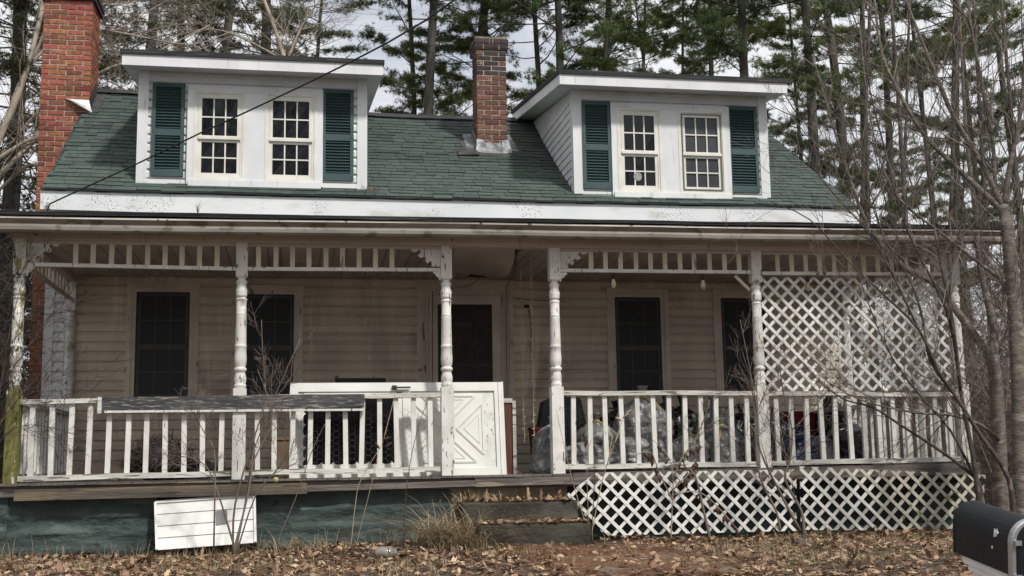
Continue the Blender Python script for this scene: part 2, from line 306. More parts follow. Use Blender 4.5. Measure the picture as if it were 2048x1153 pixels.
# roof: ruled surface from eave to ridge, slightly sagging
XE0, XE1 = -2.86, 7.02
def RS(X, t, lift=0):
    zr = ridge_z(X); y = YE+(YR-YE)*t; z = ZE+(zr-ZE)*t - .035*math.sin(math.pi*t) - .012*math.sin((X+2.8)/9.8*math.pi)*(1-t) + .008*noise.noise((X*.8, t*3, 5))
    return Vector((X, y-lift*.55, z+lift*.83))
rb = MB(); xs = np.linspace(XE0, XE1, 25); ts = np.linspace(0, 1, 9)
top = [[RS(x, t) for x in xs] for t in ts]; bot = [[RS(x, t)-Vector((0, 0, .11)) for x in xs] for t in ts]
def grid(mb, G, flip=False):
    R, K = len(G), len(G[0]); n = len(mb.v); mb.v += [tuple(p) for r in G for p in r]
    for i in range(R-1):
        for j in range(K-1):
            q = (n+i*K+j, n+i*K+j+1, n+(i+1)*K+j+1, n+(i+1)*K+j); mb.f.append(q[::-1] if flip else q)
grid(rb, top); grid(rb, bot, True)
grid(rb, [top[0], bot[0]], True); grid(rb, [[r[0] for r in top], [r[0] for r in bot]]); grid(rb, [[r[-1] for r in top], [r[-1] for r in bot]], True)
back = [[Vector((x, 2*YR-RS(x, t).y, RS(x, t).z)) for x in xs] for t in ts]; grid(rb, back, True)
roof = rb.build('roof', 'shingle', house)
NCO = 27
def shingle(mb, x0, x1, t0, t1, lf):
    a, b, c, d = RS(x0, t0, lf), RS(x1, t0, lf), RS(x1, t1, .004), RS(x0, t1, .004)
    a2, b2 = RS(x0, t0, .001), RS(x1, t0, .001); c2, d2 = RS(x1, t1, -.002), RS(x0, t1, -.002)
    mb.add([a, b, c, d, a2, b2, c2, d2], [(0,1,2,3),(4,5,1,0),(5,6,2,1),(7,4,0,3)])
field = MB(); count = 0
for c in range(NCO):
    t0 = c/NCO-.006; t1 = (c+1)/NCO+.012; x = XE0-.02+random.uniform(0, .15)
    while x < XE1:
        w = random.choice((.13, .16, .2, .24, .3))*random.uniform(.9, 1.1); xa, xb = x, min(x+w, XE1+.02)
        lf = random.uniform(.012, .022); tj = random.uniform(-.0025, .0025)
        mid = (xa+xb)/2; vis = mid < -1.8 or .75 < mid < 3.6 or mid > 5.85 or c < 2
        if vis and c < 13 and count < 300 and not (c < 2 and .9 > mid > -1.8):
            mb = MB(); shingle(mb, xa, xb-.006, t0+tj, t1, lf); mb.build('shingle', 'shingle', roof); count += 1
        else: shingle(field, xa, xb-.006, t0+tj, t1, lf)
        x = xb
field.build('shingle_field', 'shingle', roof, kind='stuff')
rc = MB()
for x in np.arange(XE0, XE1-.1, .28):
    for sgn in (-1, 1):
        p0 = RS(x, 1, .02); p1 = RS(x+.29, 1, .024)
        rc.add([p0+Vector((0, 0, .02)), p1+Vector((0, 0, .02)), p1+Vector((0, sgn*.13, -.07)), p0+Vector((0, sgn*.13, -.07))], [(0,1,2,3)])
rc.build('ridge_cap', 'dark_roofing', roof)
# eave trim: white metal fascia, dark drip edge
fb = MB(); N = 40
F0 = []; F1 = []
for i in range(N+1):
    x = XE0-.01+(XE1-XE0+.02)*i/N; zt = RS(x, 0).z-.01; wv = .006*noise.noise((x*1.3, 0, 2))
    F0.append(Vector((x, YE-.035+wv, zt-.035))); F1.append(Vector((x, YE-.03-wv*.8, zt-.245)))
grid(fb, [F1, F0]); grid(fb, [F1, [p+Vector((0, .05, 0)) for p in F1]]); grid(fb, [[F0[0], F1[0]], [F0[0]+Vector((0,.05,0)), F1[0]+Vector((0,.05,0))]]); grid(fb, [[F0[-1], F1[-1]], [F0[-1]+Vector((0,.05,0)), F1[-1]+Vector((0,.05,0))]])
fb.build('fascia', 'fascia_metal', house, smooth=True)
db = MB()
for i in range(N): db.beam(F0[i]+Vector((0, -.012, .022)), F0[i+1]+Vector((0, -.012, .022)), .04, .014)
db.build('drip_edge', 'dark_roofing', house)
for sx in (XE0, XE1-.03):
    MB().add([RS(sx, 0)+Vector((0,0,-.02)), RS(sx, 1)+Vector((0,0,-.02)), RS(sx, 1)+Vector((0,0,-.1)), RS(sx, 0)+Vector((0,0,-.1)),
              RS(sx, 0)+Vector((.03,0,-.02)), RS(sx, 1)+Vector((.03,0,-.02)), RS(sx, 1)+Vector((.03,0,-.1)), RS(sx, 0)+Vector((.03,0,-.1))],
             [(0,1,2,3),(7,6,5,4),(0,4,5,1),(3,2,6,7)]).build('rake_board', 'dark_roofing', house)

# ------------------------------------------------------------------ windows, shutters, dormers
def sash(win, xa, xb, za, zb, Y, bar, gmat, cols=3, rows=2, st=.038, mt=.016, dep=.03):
    s = MB(); s.box(xa, xb, Y-dep, Y, za, za+st); s.box(xa, xb, Y-dep, Y, zb-st, zb); s.box(xa, xa+st, Y-dep, Y, za+st, zb-st); s.box(xb-st, xb, Y-dep, Y, za+st, zb-st)
    s.build('sash', bar, win)
    ia, ib, ja, jb = xa+st, xb-st, za+st, zb-st; m = MB()
    for i in range(1, cols): x = ia+(ib-ia)*i/cols; m.box(x-mt/2, x+mt/2, Y-dep*.7, Y-dep*.25, ja, jb)
    for j in range(1, rows): z = ja+(jb-ja)*j/rows; m.box(ia, ib, Y-dep*.75, Y-dep*.2, z-mt/2, z+mt/2)
    m.build('muntin', bar, win)
    for i in range(cols):
        for j in range(rows):
            x0, x1 = ia+(ib-ia)*i/cols, ia+(ib-ia)*(i+1)/cols; za_, zb_ = ja+(jb-ja)*j/rows, ja+(jb-ja)*(j+1)/rows
            a = random.uniform(-.004, .004)
            MB().add([(x0, Y-.008+a, za_), (x1, Y-.008-a, za_), (x1, Y-.008-a*.5, zb_), (x0, Y-.008+a*.5, zb_), (x0, Y+.004, za_), (x1, Y+.004, za_), (x1, Y+.004, zb_), (x0, Y+.004, zb_)],
                     [(0,1,2,3),(1,5,6,2),(5,4,7,6),(4,0,3,7)]).build('pane', gmat, win)
def frame_box(win, xa, xb, za, zb, Y, d, w, name, m):
    b = MB(); b.box(xa, xb, Y-d, Y, zb-w, zb); b.box(xa, xb, Y-d, Y, za, za+w); b.box(xa, xa+w, Y-d, Y, za+w, zb-w); b.box(xb-w, xb, Y-d, Y, za+w, zb-w)
    return b.build(name, m, win)
# porch windows (dark, behind insect screens)
for k, (a, b, zl, zh) in enumerate(OPEN):
    if k == 2: continue
    win = empty('window', ((a+b)/2, YW, zl), parent=house)
    frame_box(win, a, b, zl, zh, YW+.01, .045, .062, 'casing', 'porch_trim')
    frame_box(win, a+.062, b-.062, zl+.062, zh-.062, YW+.01, .032, .045, 'jamb', 'porch_trim')
    MB().box(a-.03, b+.03, YW-.075, YW-.036, zl-.035, zl+.004).build('sill', 'porch_trim', win)
    xa, xb, ya, yb = a+.107, b-.107, zl+.107, zh-.107; zm = ya+(yb-ya)*.475
    frame_box(win, xa, xb, ya, yb, YW+.012, .018, .018, 'screen_frame', 'dark_frame')
    sash(win, xa+.018, xb-.018, ya+.018, zm+.01, YW+.012, 'screen_bar', 'glass_screen', 3, 2, .03, .012, .014)
    sash(win, xa+.018, xb-.018, zm+.012, yb-.018, YW+.012, 'screen_bar', 'glass_screen', 3, 2, .03, .012, .014)
# front door with surround
a, b, zl, zh = OPEN[2]
door = empty('door', ((a+b)/2, YW, .62), parent=house)
MB().box(a, a+.055, YW-.03, YW+.02, .62, 2.95).build('outer_trim', 'porch_trim', door); MB().box(b-.055, b, YW-.03, YW+.02, .62, 2.95).build('outer_trim', 'porch_trim', door)
MB().box(a+.055, b-.055, YW-.012, YW+.02, .62, 2.948).build('surround', 'porch_trim', door)
frame_box(door, 1.525, 2.46, .62, 2.78, YW-.012, .03, .025, 'casing', 'porch_trim')
frame_box(door, 1.555, 2.43, .64, 2.75, YW-.014, .04, .105, 'storm_frame', 'porch_trim')
MB().box(1.66, 2.325, YW-.03, YW-.016, .745, 2.645).build('screen', 'door_brown', door)
for zz in (1.9, 2.41): MB().box(1.66, 2.325, YW-.036, YW-.031, zz, zz+.02).build('rail', 'dark_frame', door)
MB().box(2.12, 2.135, YW-.036, YW-.031, .75, 2.4).build('stile', 'dark_frame', door)
p0, p1 = W(911, 648, YW-.04), W(943, 654, YW-.04)
MB().box(p0.x, p1.x, YW-.041, YW-.037, p1.z, p0.z).build('notice_strip', 'notice', door)
MB().box(2.33, 2.345, YW-.075, YW-.055, 1.55, 1.66).build('handle', 'black_metal', door)
# low framed vent between window and door
vt = empty('wall_vent', (.75, YW, 1.2), parent=house)
p0, p1 = W(665, 752, YW-.02), W(777, 752, YW-.02)
frame_box(vt, p0.x, p1.x, p0.z-.5, p0.z, YW-.012, .03, .03, 'frame', 'porch_trim'); MB().box(p0.x+.03, p1.x-.03, YW-.03, YW-.012, p0.z-.47, p0.z-.03).build('opening', 'dark_frame', vt)

def shutter(xa, xb, za, zb, Y):
    s = empty('shutter', ((xa+xb)/2, Y, za), parent=house); w = .042; h = zb-za; zm = za+h*.47
    f = MB(); f.box(xa, xa+w, Y-.035, Y, za, zb); f.box(xb-w, xb, Y-.035, Y, za, zb)
    f.build('stile', 'shutter_green', s)
    for z1, z2 in ((za, za+.085), (zm-.04, zm+.04), (zb-.05, zb)): MB().box(xa+w, xb-w, Y-.033, Y, z1, z2).build('rail', 'shutter_green', s)
    MB().box(xa+w, xb-w, Y-.006, Y-.001, za+.08, zb-.05).build('back_panel', 'shutter_green', s)
    l = MB()
    for z1, z2 in ((za+.085, zm-.04), (zm+.04, zb-.05)):
        n = round((z2-z1)/.036)
        for i in range(n):
            z = z1+(z2-z1)*(i+.5)/n; l.beam((xa+w, Y-.019, z), (xb-w, Y-.019, z), .03, .006, up=(0, -.62, .78))
    l.build('louver_set', 'shutter_green', s, kind='stuff')
    for z in (za+.04, zm, zb-.03):
        for x in (xa+.018, xb-.018): MB().box(x-.006, x+.006, Y-.039, Y-.035, z-.006, z+.006).build('screw', 'shutter_green', s)

YD = 2.55
def dormer(xa, xb, zb0, zt, wins, shut, ov, screen_idx=None):
    dm = empty('dormer', ((xa+xb)/2, YD, zb0), parent=house)
    # body: cheeks rise with the roof
    for x, s in ((xa, 1), (xb, -1)):
        poly = [(YD+.02, zb0-.12), (YD+.02, zt), (YR+.1, zt+(YR-YD)*.135), ]
        MB().prism_x(poly, min(x, x+s*.03), max(x, x+s*.03)).build('cheek', 'white_vinyl', dm)
    MB().box(xa+.03, xb-.03, YD+.012, YD+.05, zb0-.1, zt+.05).build('front_wall', 'white_vinyl', dm)
    n = int((zt-zb0)/.106)
    for i in range(n):
        za = zb0+.055+i*.106
        MB().prism_x([(YD+.014+y, za+z*.106/CH) for y, z in prof], xa+.1, xb-.1).build('siding_board', 'white_vinyl', dm)
        # cheek boards run back until they meet the roof
        for x, s in ((xa, -1), (xb, 1)):
            sl = (ridge_z(x)-ZE)/(YR-YE); yb = YE+(za+.05-ZE)/sl+.05
            if yb > YD+.12:
                q = [(x, za), (x+s*.016, za), (x+s*.012, za+.05), (x+s*.003, za+.106), (x, za+.106)]; m = MB(); k = len(q)
                m.add([(u, YD+.09, v) for u, v in q]+[(u, yb+(v-za)*1/sl*.9, v) for u, v in q], [tuple(range(k)), tuple(range(2*k-1, k-1, -1))]+[(j, j+k, (j+1) % k+k, (j+1) % k) for j in range(k)])
                m.build('siding_board', 'white_vinyl', dm)
    for x in (xa, xb-.1): MB().box(x-.02 if x == xa else x, x+.1 if x == xa else x+.12, YD-.03, YD+.1, zb0-.03, zt+.02).build('corner_board', 'white_vinyl', dm)
    MB().box(xa+.1, xb-.1, YD-.012, YD+.012, zt-.09, zt+.02).build('frieze', 'porch_beam' if False else 'window_paint', dm)
    # base flashing strip, roof slab, soffit, fascia
    MB().box(xa+.1, xb-.1, YD-.028, YD+.012, zb0-.02, zb0+.035).build('base_trim', 'white_vinyl', dm)
    ox0, ox1, oy, dz, rise = ov
    zf = zt-.05; sl = .14; yb = YR+.25
    def q(y, lift): return zf+(y-oy)*sl+lift
    r = MB(); r.add([(x, y, q(y, l)) for l in (.130, .185) for x, y in ((ox0-.02, oy-.03), (ox1+.02, oy-.03), (ox1+.02, yb), (ox0-.02, yb))],
                    [(0,3,2,1),(4,5,6,7),(0,1,5,4),(1,2,6,5),(2,3,7,6),(3,0,4,7)]); r.build('roof_deck', 'dark_roofing', dm)
    for yy in (.0, .01): pass
    r = MB(); r.add([(x, y, q(y, l)) for l in (0, .006) for x, y in ((ox0+.02, oy+.012), (ox1-.02, oy+.012), (ox1-.02, yb), (ox0+.02, yb))],
                    [(0,3,2,1),(4,5,6,7),(0,1,5,4),(1,2,6,5),(2,3,7,6),(3,0,4,7)]); r.build('soffit', 'white_vinyl', dm)
    MB().box(ox0, ox1, oy-.01, oy+.012, q(oy, -.004), q(oy, .127)).build('fascia', 'white_vinyl', dm)
    for x0, x1 in ((ox0, ox0+.02), (ox1-.02, ox1)):
        r = MB(); r.add([(x, y, q(y, l)) for l in (-.004, .127) for x, y in ((x0, oy+.013), (x1, oy+.013), (x1, yb), (x0, yb))],
                    [(0,3,2,1),(4,5,6,7),(0,1,5,4),(1,2,6,5),(2,3,7,6),(3,0,4,7)]); r.build('rake_board', 'white_vinyl', dm)
    for a, b in shut: shutter(a, b, zb0+.07, zt-.15, YD-.012)
    # window group: outer casing, centre mullion, two double hung windows
    A, Bm0, Bm1, Z = wins; zs, zh = zb0+.03, zt-.235
    Yc = YD-.03
    b = MB(); b.box(A-.075, Bm1[1]+.075, Yc-.03, YD, zh, zh+.07); b.box(A-.075, A, Yc-.03, YD, zs-.05, zh); b.box(Bm1[1], Bm1[1]+.075, Yc-.03, YD, zs-.05, zh); b.build('window_casing', 'white_vinyl', dm)
    MB().box(Bm0, Bm1[0], Yc-.03, YD-.002, zs, zh-.002).build('window_mullion', 'white_vinyl', dm)
    MB().box(A-.055, Bm1[1]+.055, Yc-.05, YD, zs-.075, zs-.002).build('window_sill', 'white_vinyl', dm)
    for k, (x0, x1) in enumerate(((A, Bm0), (Bm1[0], Bm1[1]))):
        win = empty('window', ((x0+x1)/2, Yc, zs), parent=house); hz = (screen_idx == k)
        frame_box(win, x0, x1, zs, zh, Yc, .035, .03, 'jamb', 'window_paint'); frame_box(win, x0+.03, x1-.03, zs+.03, zh-.03, Yc+.002, .028, .022, 'stop', 'window_paint')
        zm = zs+(zh-zs)*.475; gm = 'glass_hazy' if hz else 'glass'
        sash(win, x0+.052, x1-.052, zm-.012, zh-.052, Yc-.001, 'window_paint', gm); sash(win, x0+.052, x1-.052, zs+.052, zm-.014, Yc+.012, 'window_paint', gm)
        MB().box(x0+.05, x1-.05, Yc-.042, Yc-.001, zm-.02, zm+.012).build('meeting_rail', 'window_paint', win)
        if hz: frame_box(win, x0+.045, x1-.045, zs+.045, zh-.045, Yc-.031, .008, .014, 'screen_frame', 'grey_plastic')
    return dm
Xd = lambda px, py: W(px, py, YD).x
dormer(-1.852, .79, 4.05, 5.40, (Xd(388, 280), Xd(490, 280), (Xd(530, 280), Xd(633, 280)), 0), ((Xd(304, 260), Xd(369, 260)), (Xd(644, 280), Xd(707, 280))), (-2.02, .975, 2.2, 0, 0))
dormer(3.39, 5.93, 4.03, 5.38, (Xd(1233, 310), Xd(1321, 310), (Xd(1355, 310), Xd(1447, 310)), 0), ((Xd(1164, 300), Xd(1221, 300)), (Xd(1454, 300), Xd(1514, 300))), (3.14, 6.10, 2.2, 0, 0), 1)
# things standing behind the right dormer's glass
p = W(1275, 354, YD-.03)
dk = MB(); n = 22; dk.v = [(p.x+.055*math.cos(2*math.pi*i/n), YD-.041, p.z+.055*math.sin(2*math.pi*i/n)) for i in range(n)]+[(p.x+.055*math.cos(2*math.pi*i/n), YD-.0385, p.z+.055*math.sin(2*math.pi*i/n)) for i in range(n)]
dk.f = [tuple(range(n-1, -1, -1)), tuple(range(n, 2*n))]+[(i, (i+1) % n, (i+1) % n+n, i+n) for i in range(n)]
dk.build('round_sticker', 'paper', label='small round white sticker on a pane of the right dormer window', cat='sticker')

# ------------------------------------------------------------------ chimneys
BL, BH, JT = .2, .058, .012
def brick_mesh(name, m, seed):
    import bmesh
    bm = bmesh.new(); bmesh.ops.create_cube(bm, size=1); bmesh.ops.scale(bm, vec=(BL, .095, BH), verts=bm.verts)
    r = random.Random(seed)
    for v in bm.verts: v.co += Vector((r.uniform(-.003, .003), r.uniform(-.002, .002), r.uniform(-.003, .003)))
    bmesh.ops.bevel(bm, geom=bm.edges[:], offset=.004, segments=1, affect='EDGES'); me = bpy.data.meshes.new(name); bm.to_mesh(me); bm.free(); me.materials.append(MATS[m]); return me
def chimney(name, x0, y0, nx, ny, zlo, zind, ztop, bm, core, side, cap_soot=0):
    """running bond on front and the seen side; bricks above zind are objects of their own"""
    ch = empty(name, (x0, y0, zlo), parent=house)
    w, d = nx*(BL+JT)-JT, ny*(BL+JT)-JT
    MB().box(x0+.008, x0+w-.008, y0+.008, y0+d-.008, zlo, ztop-.01).build('mortar_core', core, ch)
    meshes = [brick_mesh('brick', bm, i) for i in range(4)]; soot = brick_mesh('brick', 'brick_soot', 9)
    rest = MB(); nco = int((ztop-zlo)/(BH+JT))
    for c in range(nco):
        z = zlo+c*(BH+JT)+BH/2; odd = c % 2
        def put(x, y, l, along, zz=z):
            sx = l/BL
            if zz > zind:
                me = soot if zz > ztop-cap_soot and (cap_soot and random.random() < .8) else random.choice(meshes)
                rot = (random.choice((0, math.pi))+random.uniform(-.006, .006), random.uniform(-.006, .006), (0 if along == 'x' else math.pi/2)+random.uniform(-.008, .008)); 
                o = share('brick', me, (x, y, zz), ch, rot, (sx, 1, 1))
            else:
                if along == 'x': rest.box(x-l/2, x+l/2, y-.047, y+.047, zz-BH/2, zz+BH/2)
                else: rest.box(x-.047, x+.047, y-l/2, y+l/2, zz-BH/2, zz+BH/2)
        half = BL/2-JT/2
        def row(n, L):
            segs = []; x = 0
            if odd: segs.append((x, half)); x += half+JT
            while x < L-.02:
                l = min(BL, L-x); segs.append((x, l)); x += l+JT
            return segs
        for s, l in row(nx, w): put(x0+s+l/2, y0+.0475+random.uniform(-.003, .003), l, 'x')
        sxx = x0+w-.0475 if side > 0 else x0+.0475
        if z > zlo+.3:
            for s, l in row(ny, d-.1-JT):
                put(sxx, y0+.095+JT+s+l/2, l, 'y')
    if rest.v: rest.build('brick_field', bm, ch, kind='stuff')
    return ch, w, d
pl = W(86, 60, 4.5)
cl, w_, d_ = chimney('chimney', pl.x, 4.5, 3, 3, .0, 3.45, 7.05, 'brick', 'mortar', 1)
cp = MB()
for k, (e, z) in enumerate(((.035, 6.99), (.05, 7.06))): cp.box(pl.x-e, pl.x+w_+e, 4.5-e, 4.5+d_+e, z, z+.066)
cp.box(pl.x-.02, pl.x+w_+.02, 4.48, 4.52+d_, 7.126, 7.17); cp.build('cap', 'brick_soot', cl)
# flashing where the chimney leaves the roof
fx = pl.x+w_
fl = MB(); A_ = W(132, 198, 4.49); B_ = W(178, 201, 4.49); C_ = W(186, 226, 4.40); D_ = W(168, 217, 4.40); G_ = []
for i in range(7):
    u = i/6; G_.append([A_.lerp(B_, u).lerp(A_.lerp(D_, min(1, u*1.6)).lerp(C_, max(0, u-.6)*2.2), v/4)+Vector((0, -.03*math.sin(v/4*math.pi)-.012*noise.noise((u*5, v, 2)), .012*noise.noise((u*6, v*.7, 4)))) for v in range(5)])
grid(fl, G_); grid(fl, [[p+Vector((0, .004, .002)) for p in r] for r in G_], True)
fl.build('flashing', 'white_vinyl', cl, True)
fl = MB()
for k in range(4):
    y = 4.5+k*.14; xx = max(fx, XE0+.02); t = (y-YE)/(YR-YE); t2 = (y+.16-YE)/(YR-YE)
    fl.add([RS(xx+.004, t, .02)+Vector((0, 0, .2)), RS(xx+.004, t2, .02)+Vector((0, 0, .2)), RS(xx+.004, t2, .02), RS(xx+.004, t, .02), RS(xx+.12, t2, .025), RS(xx+.12, t, .025)], [(0,1,2,3),(3,2,4,5)])
fl.build('flashing', 'tar', cl)
p0 = W(955, 290, 4.0)
cc, w2, d2 = chimney('chimney', p0.x, 4.0, 2, 2, 4.55, 4.55, W(985, 100, 4.0).z, 'brick_dull', 'mortar', -1, .34)
zt2 = W(985, 97, 4.0).z; capm = brick_mesh('brick', 'brick_soot', 5)
for k, e in enumerate((.028, .032)):
    z = zt2+.02+k*(BH+JT+.004)
    MB().box(p0.x-e+.012, p0.x+w2+e-.012, 4.0-e+.012, 4.0+d2+e-.012, z-BH/2-.006, z+BH/2+.008).build('mortar_bed', 'mortar', cc)
    L = w2+2*e; segs = ((0, .12), (.132, L-.264), (L-.12, .12)) if k == 0 else ((0, L/2-.03), (L/2-.018, .036), (L/2+.03, L/2-.03))
    for s, l in segs: share('brick', capm, (p0.x-e+s+l/2, 4.0-e+.0475, z), cc, None, (l/BL, 1, 1.08))
    Ld = d2+2*e-.1
    for s, l in ((0, Ld/2-.006), (Ld/2+.006, Ld/2-.006)): share('brick', capm, (p0.x-e+.0475, 4.0-e+.1+s+l/2, z), cc, (0, 0, math.pi/2), (l/BL, 1, 1.08))
MB().box(p0.x-.02, p0.x+w2+.02, 3.98, 4.02+d2, zt2+.125, zt2+.155).build('cap', 'bare_concrete', cc)
fl = MB(); zq = RS(p0.x, (4.0-YE)/(YR-YE)).z
fl.add([(p0.x+.06, 3.988, zq+.12), (p0.x+w2-.06, 3.988, zq+.12), RS(p0.x+w2-.02, (3.86-YE)/(YR-YE), .03), RS(p0.x+.02, (3.86-YE)/(YR-YE), .03)], [(0,3,2,1)])
fl.build('flashing', 'flashing', cc)
for s in (0, 1):
    fl = MB()
    xe = p0.x+s*w2; sg = -1 if s == 0 else 1
    for k in range(4):
        y = 3.96+k*.14; t = (y-YE)/(YR-YE); t2 = (y+.17-YE)/(YR-YE)
        fl.add([Vector((xe+sg*.008, y, RS(xe, t).z+.17)), Vector((xe+sg*.008, y+.15, RS(xe, t2).z+.19)), RS(xe+sg*.02, t2, .03), RS(xe+sg*.02, t, .03), RS(xe+sg*.13, t2, .028), RS(xe+sg*.15, t, .028)], [(0,1,2,3),(3,2,4,5)])
    fl.build('flashing', 'flashing', cc); fl = MB()
    for xx, yy in ((xe-sg*.03, 3.975),):
        fl.add([(xx-sg*.05, 3.985, zq+.16), (xx+sg*.04, 3.98, zq+.17), RS(xx+sg*.07, (3.88-YE)/(YR-YE), .035), RS(xx-sg*.06, (3.87-YE)/(YR-YE), .035)], [(0,1,2,3)])
    fl.build('flashing', 'flashing', cc)
sp = MB(); n_ = 40; c_ = (p0.x+w2/2, 4.0+.1); ctr = RS(c_[0], (c_[1]-YE)/(YR-YE), .03); ring = []
for i in range(n_):
    a_ = 2*math.pi*i/n_; k_ = 1+.22*noise.noise((math.cos(a_)*2, math.sin(a_)*2, 7)); x_ = c_[0]+.40*k_*math.copysign(abs(math.cos(a_))**.7, math.cos(a_)); y_ = c_[1]+.30*k_*math.copysign(abs(math.sin(a_))**.7, math.sin(a_)); ring.append(RS(x_, (y_-YE)/(YR-YE), .024+.012*noise.noise((i*.9, 3, 3))))
sp.v = [tuple(ctr)]+[tuple(p) for p in ring]+[tuple(p-Vector((0, 0, .03))) for p in ring]; sp.f = [(0, 1+i, 1+(i+1) % n_) for i in range(n_)]+[(1+i, 1+n_+i, 1+n_+(i+1) % n_, 1+(i+1) % n_) for i in range(n_)]
tp_ = MB(); tp_.add([RS(p0.x-.30, .50, .035), RS(p0.x-.02, .50, .05), RS(p0.x-.02, .565, .05), RS(p0.x-.27, .57, .07), RS(p0.x-.30, .50, .02), RS(p0.x-.02, .50, .02), RS(p0.x-.02, .565, .02), RS(p0.x-.27, .57, .03)], [(0,1,2,3),(4,7,6,5),(0,4,5,1),(3,0,4,7),(2,3,7,6)]); tp_.build('lifted_shingle', 'tar', cc)
sp.build('roof_patch', 'tar', cc)

# ------------------------------------------------------------------ porch: floor, roof, ceiling, beam, gutter
PX0, PX1, ZF, ZC = -2.66, 7.03, .62, 2.955
fl = MB().box(PX0, PX1, -.06, YW, .50, .60).build('porch_floor', 'grey_wood', house)
pm = MB().box(0, .094, 0, YW+.09, 0, .022); me = bpy.data.meshes.new('floor_plank'); me.from_pydata(pm.v, [], pm.f); me.materials.append(MATS['grey_wood'])
x = PX0
while x < PX1-.05:
    share('floor_plank', me, (x, -.1+random.uniform(-.008, .008), .60+random.uniform(-.002, .001)), fl); x += .0985
pc = MB().box(PX0, PX1, .02, YW, ZC+.03, ZC+.05).build('porch_ceiling', 'porch_trim', house)
pm = MB().box(0, .128, 0, 1, 0, .014); mp_ = bpy.data.meshes.new('ceiling_plank'); mp_.from_pydata(pm.v, [], pm.f); mp_.materials.append(MATS['ceiling_paint'])
x = PX0+.02
while x < PX1-.12:
    gap = 1.95 < x < 2.25
    if not gap: share('ceiling_plank', mp_, (x, .06, ZC+random.uniform(0, .003)), pc, None, (1, YW-.09, 1))
    x += .137
# loose sheet of ceiling hanging in front of the door
sh = MB(); rows = []
for i in range(9):
    u = i/8; rows.append([Vector((1.55+u*.62+.12*math.sin(v*2.0), .12+v*1.9, ZC-.012-.16*(u**2.2)*math.sin(min(1, v*1.1)*math.pi*.75+.25))) for v in np.linspace(0, 1, 8)])
grid(sh, rows); grid(sh, [[p+Vector((0, 0, .006)) for p in r] for r in rows], True); sh.build('loose_ceiling_sheet', 'ceiling_paint', house, smooth=True)
for k in range(5): MB().box(1.93+k*.075, 1.93+k*.075+.068, .1, 2.55, ZC+.012, ZC+.028).build('lath_board', 'brown_tarp', pc)
# beam over the posts, soffit, gutter, roof edge
BZ0 = 2.865
MB().box(-2.62, 6.98, -.065, .06, BZ0, 3.02).build('porch_beam', 'porch_beam', house)
for xj in (W(1120/2.746, 480, -.07).x, W(650+1070/2.746, 485, -.07).x, W(1348+190/2.746, 490, -.07).x): MB().box(xj, xj+.004, -.0675, -.065, 2.87, 3.01).build('beam_joint', 'dark_frame', house)
for xs_ in (-2.55, 6.91): MB().box(xs_-.06, xs_+.06, .06, YW, BZ0, 3.02).build('porch_beam', 'porch_beam', house)
GX0, GX1 = -2.98, 7.33
MB().add([(x, y, z) for dz in (0, .012) for x, y, z in ((GX0+.02, -.31, 2.92+dz), (GX1-.02, -.31, 2.96+dz), (GX1-.02, -.066, 2.99+dz), (GX0+.02, -.066, 2.97+dz))], [(0,3,2,1),(4,5,6,7),(0,1,5,4),(1,2,6,5),(2,3,7,6),(3,0,4,7)]).build('porch_soffit', 'porch_beam', house)
gp = [(-.31, 3.0), (-.335, 2.995), (-.372, 3.0), (-.39, 3.02), (-.392, 3.05), (-.385, 3.075), (-.405, 3.1), (-.415, 3.118), (-.31, 3.118)]
def gut(x): return -.125+.05*(x+2.8)/10+.0035*math.sin(x*1.1)+.004*noise.noise((x, 1, 1))
gm = MB(); K = 36
for i in range(K):
    xa, xb = GX0+(GX1-GX0)*i/K, GX0+(GX1-GX0)*(i+1)/K; n = len(gp); da, dbb = gut(xa), gut(xb)
    gm.add([(xa, y, z+da) for y, z in gp]+[(xb, y, z+dbb) for y, z in gp], [(j, (j+1) % n, (j+1) % n+n, j+n) for j in range(n)]+([tuple(range(n-1, -1, -1))] if i == 0 else [])+([tuple(range(n, 2*n))] if i == K-1 else []))
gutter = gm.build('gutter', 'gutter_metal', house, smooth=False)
lp = MB()
for i in range(K):
    xa, xb = GX0+(GX1-GX0)*i/K, GX0+(GX1-GX0)*(i+1)/K; lp.beam((xa, -.408, 3.125+gut(xa)), (xb, -.408, 3.125+gut(xb)), .024, .016)
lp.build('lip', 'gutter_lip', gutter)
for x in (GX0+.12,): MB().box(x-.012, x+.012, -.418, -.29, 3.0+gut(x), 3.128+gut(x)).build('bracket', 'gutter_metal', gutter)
pr = MB()   # low porch roof
pr.add([(x, y, z) for z_ in (0, .03) for x, y, z in ((GX0, -.37, 2.99+z_), (GX1, -.37, 3.04+z_), (GX1-.2, YE+.1, 3.50+z_), (GX0+.1, YE+.1, 3.46+z_))], [(0,3,2,1),(4,5,6,7),(0,1,5,4),(1,2,6,5),(2,3,7,6),(3,0,4,7)])
proof = pr.build('porch_roof', 'dark_roofing', house)
for k in range(3):
    m = MB(); K2 = 30
    for i in range(K2):
        xa, xb = GX0-.01+(GX1-GX0+.02)*i/K2, GX0-.01+(GX1-GX0+.02)*(i+1)/K2+.004; y = -.385+k*.02
        za, zb = [3.026+.05*(xx+2.8)/10+k*.017+.007*noise.noise((xx*1.1, k*3, 0)) for xx in (xa, xb)]
        m.beam((xa, y, za), (xb, y, zb), .1, .009)
    m.build('roof_course', 'dark_roofing', proof)

